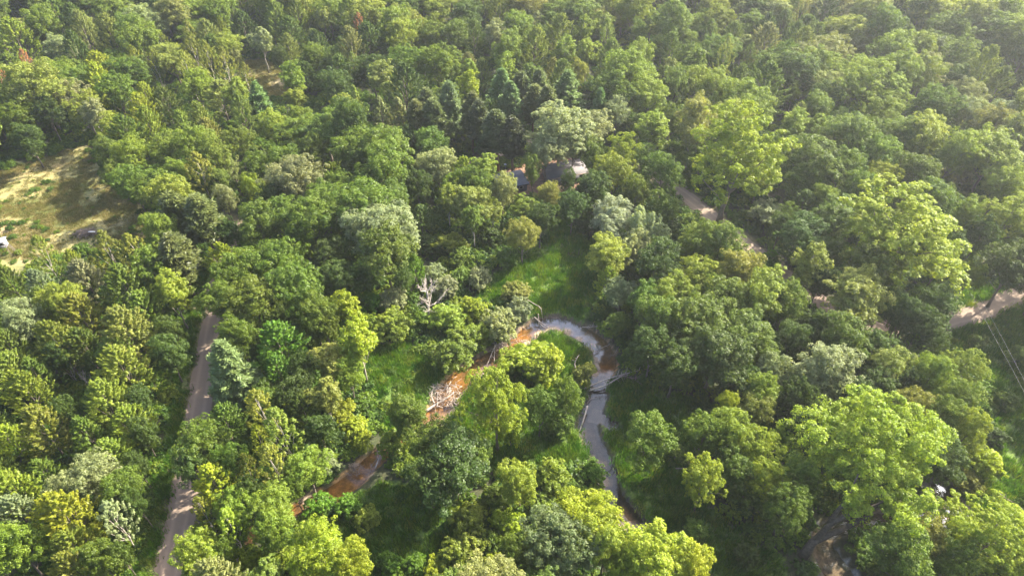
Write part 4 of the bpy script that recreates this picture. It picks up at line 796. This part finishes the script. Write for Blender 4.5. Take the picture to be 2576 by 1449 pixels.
# ------------------------------------------------------------------ shed, cabin, deck, yard lamp
def corrugated(name, c1, c2):
    m, t, o = mat(name); wv = N(t, 'ShaderNodeTexWave'); wv.inputs['Scale'].default_value = 1.6; tc = N(t, 'ShaderNodeTexCoord'); t.links.new(tc.outputs['Object'], wv.inputs[0])
    nz = noise(t, .7, 4); b = N(t, 'ShaderNodeBsdfPrincipled'); b.inputs['Roughness'].default_value = .85; b.inputs['Specular IOR Level'].default_value = .15
    bp = N(t, 'ShaderNodeBump'); bp.inputs['Strength'].default_value = .4; t.links.new(wv.outputs[1], bp.inputs['Height']); t.links.new(bp.outputs[0], b.inputs['Normal'])
    t.links.new(mixc(t, nz, c1, c2), b.inputs['Base Color']); t.links.new(b.outputs[0], o.inputs[0]); return m
def building(name, label, loc, rz, Lx, Ly, hw, hr, Mw, Mr, fascia, wins, door=True):
    bd = thing(name, label, 'building', loc, rz); g = Geo()
    y = Ly / 2; g.box((0, -y, hw / 2), (Lx, .16, hw)); g.box((0, y, hw / 2), (Lx, .16, hw)); 
    for s in (-1, 1): g.box((s * (Lx / 2 - .08), 0, hw / 2), (.155, Ly - .17, hw - .01))
    new_obj('wall', g.mesh('wall', (Mw,)), bd)
    g = Geo()
    for s in (-1, 1):
        V = [(s * (Lx / 2 - .1), -y, hw), (s * (Lx / 2 - .1), y, hw), (s * (Lx / 2 - .1), 0, hw + hr)]; g.add(V, [(0, 1, 2, -1)])
    new_obj('gable', g.mesh('gable', (Mw,)), bd)
    ov = .55; k = hr / y; g = Geo()
    for s in (-1, 1):
        a = [(0, hr + hw + .02), (s * (y + ov), hw - k * ov + .02), (s * (y + ov), hw - k * ov + .16), (0, hr + hw + .16)]
        n_ = Geo(); n_.prism(a, -Lx / 2 - ov, Lx / 2 + ov); V = np.concatenate(n_.V)[:, [1, 0, 2]]; g.add(V, np.concatenate(n_.F))
    new_obj('roof', g.mesh('roof', (Mr,)), bd)
    for s in (-1, 1): g = Geo(); g.box((0, s * (y + ov + .03), hw - k * ov), (Lx + 2 * ov, .05, .3)); new_obj('fascia', g.mesh('fascia', (fascia,)), bd)
    for wx_, side in wins:
        g = Geo(); g.box((wx_, side * (y + .09), hw * .58), (1.1, .05, .95)); wn = new_obj('window', g.mesh('window', (M_white,)), bd); g = Geo(); g.box((wx_, side * (y + .12), hw * .58), (.95, .03, .8)); new_obj('pane', g.mesh('pane', (M_dark,)), wn)
    if door: g = Geo(); g.box((-Lx * .18, -(y + .1), 1.05), (1.0, .06, 2.1)); dd = new_obj('door', g.mesh('door', (M_ply,)), bd); g = Geo(); g.box((-Lx * .18 + .38, -(y + .15), 1.05), (.08, .06, .16)); new_obj('handle', g.mesh('handle', (M_metal,)), dd)
    return bd
M_roofb = corrugated('blue_grey_metal', (.12, .14, .20), (.20, .22, .29)); M_roofg = corrugated('grey_shingle', (.10, .10, .11), (.18, .17, .18)); M_wallc = simple_mat('grey_siding', (.13, .13, .15), (.18, .18, .2), 2); M_wallb = simple_mat('dark_siding', (.05, .05, .07), (.09, .09, .12), 2)
M_fas = simple_mat('pinkish_fascia', (.30, .21, .18), (.36, .26, .23), 2); M_blk = simple_mat('black_trim', (.02, .02, .025), (.04, .04, .045))
p = unproj(1283, 470, 0); building('shed', 'shed with blue-grey metal roof seen between crowns left of the cabin', tuple(p), R_(19), 8.5, 7.0, 2.6, .7, M_wallb, M_roofb, M_blk, [(2.4, -1)])
p = unproj(1418, 444, 0); building('cabin', 'grey cabin with shallow roof and pinkish eave half hidden under the spreading oak', tuple(p), R_(17), 12.0, 7.0, 2.7, .8, M_wallc, M_roofg, M_fas, [(1.0, -1), (4.2, -1), (-4.6, -1)])
M_deck = simple_mat('fresh_lumber', (.36, .27, .17), (.46, .36, .25), 3); p = unproj(1388, 478, 0); dk = thing('deck', 'pale sunlit wooden deck with rail in front of the cabin', 'deck', tuple(p), R_(17))
g = Geo()
for i in range(14): g.box((-3 + i * .45, 0, .5), (.41, 3.0, .06))
new_obj('boards', g.mesh('boards', (M_deck,)), dk); g = Geo(); g.box((-.07, -1.45, 1.35), (6.3, .1, .08)); g.box((-.07, -1.45, .95), (6.3, .06, .06))
new_obj('rail', g.mesh('rail', (M_deck,)), dk)
for i in range(5): g = Geo(); g.box((-3.1 + i * 1.52, -1.52, .68), (.1, .1, 1.36)); new_obj('post', g.mesh('post', (M_deck,)), dk)
p = unproj(1272, 456, 0); lp = thing('yard_lamp', 'tall thin yard lamp pole with a white square head above the shed roof', 'lamp', tuple(p), .3)
g = Geo(); g.tube([(0, 0, 0), (0, 0, 6.0)], [.07, .05], 8); new_obj('pole', g.mesh('pole', (M_metal,)), lp); g = Geo(); g.box((-.1, 0, 6.1), (.75, .6, .16), taper=.8); new_obj('lamp_head', g.mesh('lamp_head', (M_white,)), lp)
# power lines at the right
M_wire = simple_mat('aluminium_wire', (.45, .45, .45), (.55, .55, .55), 1, .4)
def wire(label, pts):
    P = img_pts(pts); g = Geo(); g.tube(smooth_line(P - P[0], 6), .013, 4); o_ = new_obj('power_line', g.mesh('power_line', (M_wire,))); o_.location = P[0]; tag(o_, label, 'power line', 'overhead power lines')
wire('right-hand thin pale overhead wire crossing the road piece at the right edge', [(2432, 690, 7.5), (2472, 761, 7.0), (2510, 829, 7.0), (2571, 945, 7.2), (2640, 1080, 8)])
wire('left-hand thin pale overhead wire crossing the road piece at the right edge', [(2420, 694, 7.5), (2460, 770, 7.0), (2504, 852, 7.0), (2552, 939, 7.2), (2630, 1090, 8)])
wire('upper thin wire crossing the dark gap left of the big right-edge crown', [(2330, 424, 7.5), (2372, 408, 7.0), (2411, 394, 7.0), (2470, 372, 7.5)])
wire('lower thin wire crossing the dark gap left of the big right-edge crown', [(2350, 433, 7.5), (2388, 417, 7.0), (2412, 407, 7.0), (2475, 384, 7.5)])

# ------------------------------------------------------------------ haze
m, t, o = mat('haze'); pv = N(t, 'ShaderNodeVolumePrincipled'); pv.inputs['Density'].default_value = .00018; pv.inputs['Color'].default_value = (.85, .92, 1, 1); pv.inputs['Anisotropy'].default_value = .55
t.links.new(pv.outputs[0], o.inputs['Volume'])
g = Geo(); g.box((0, 700, 61.75), (2200, 2000, 128.5)); hz = new_obj('haze', g.mesh('haze', (m,))); hz['kind'] = 'stuff'
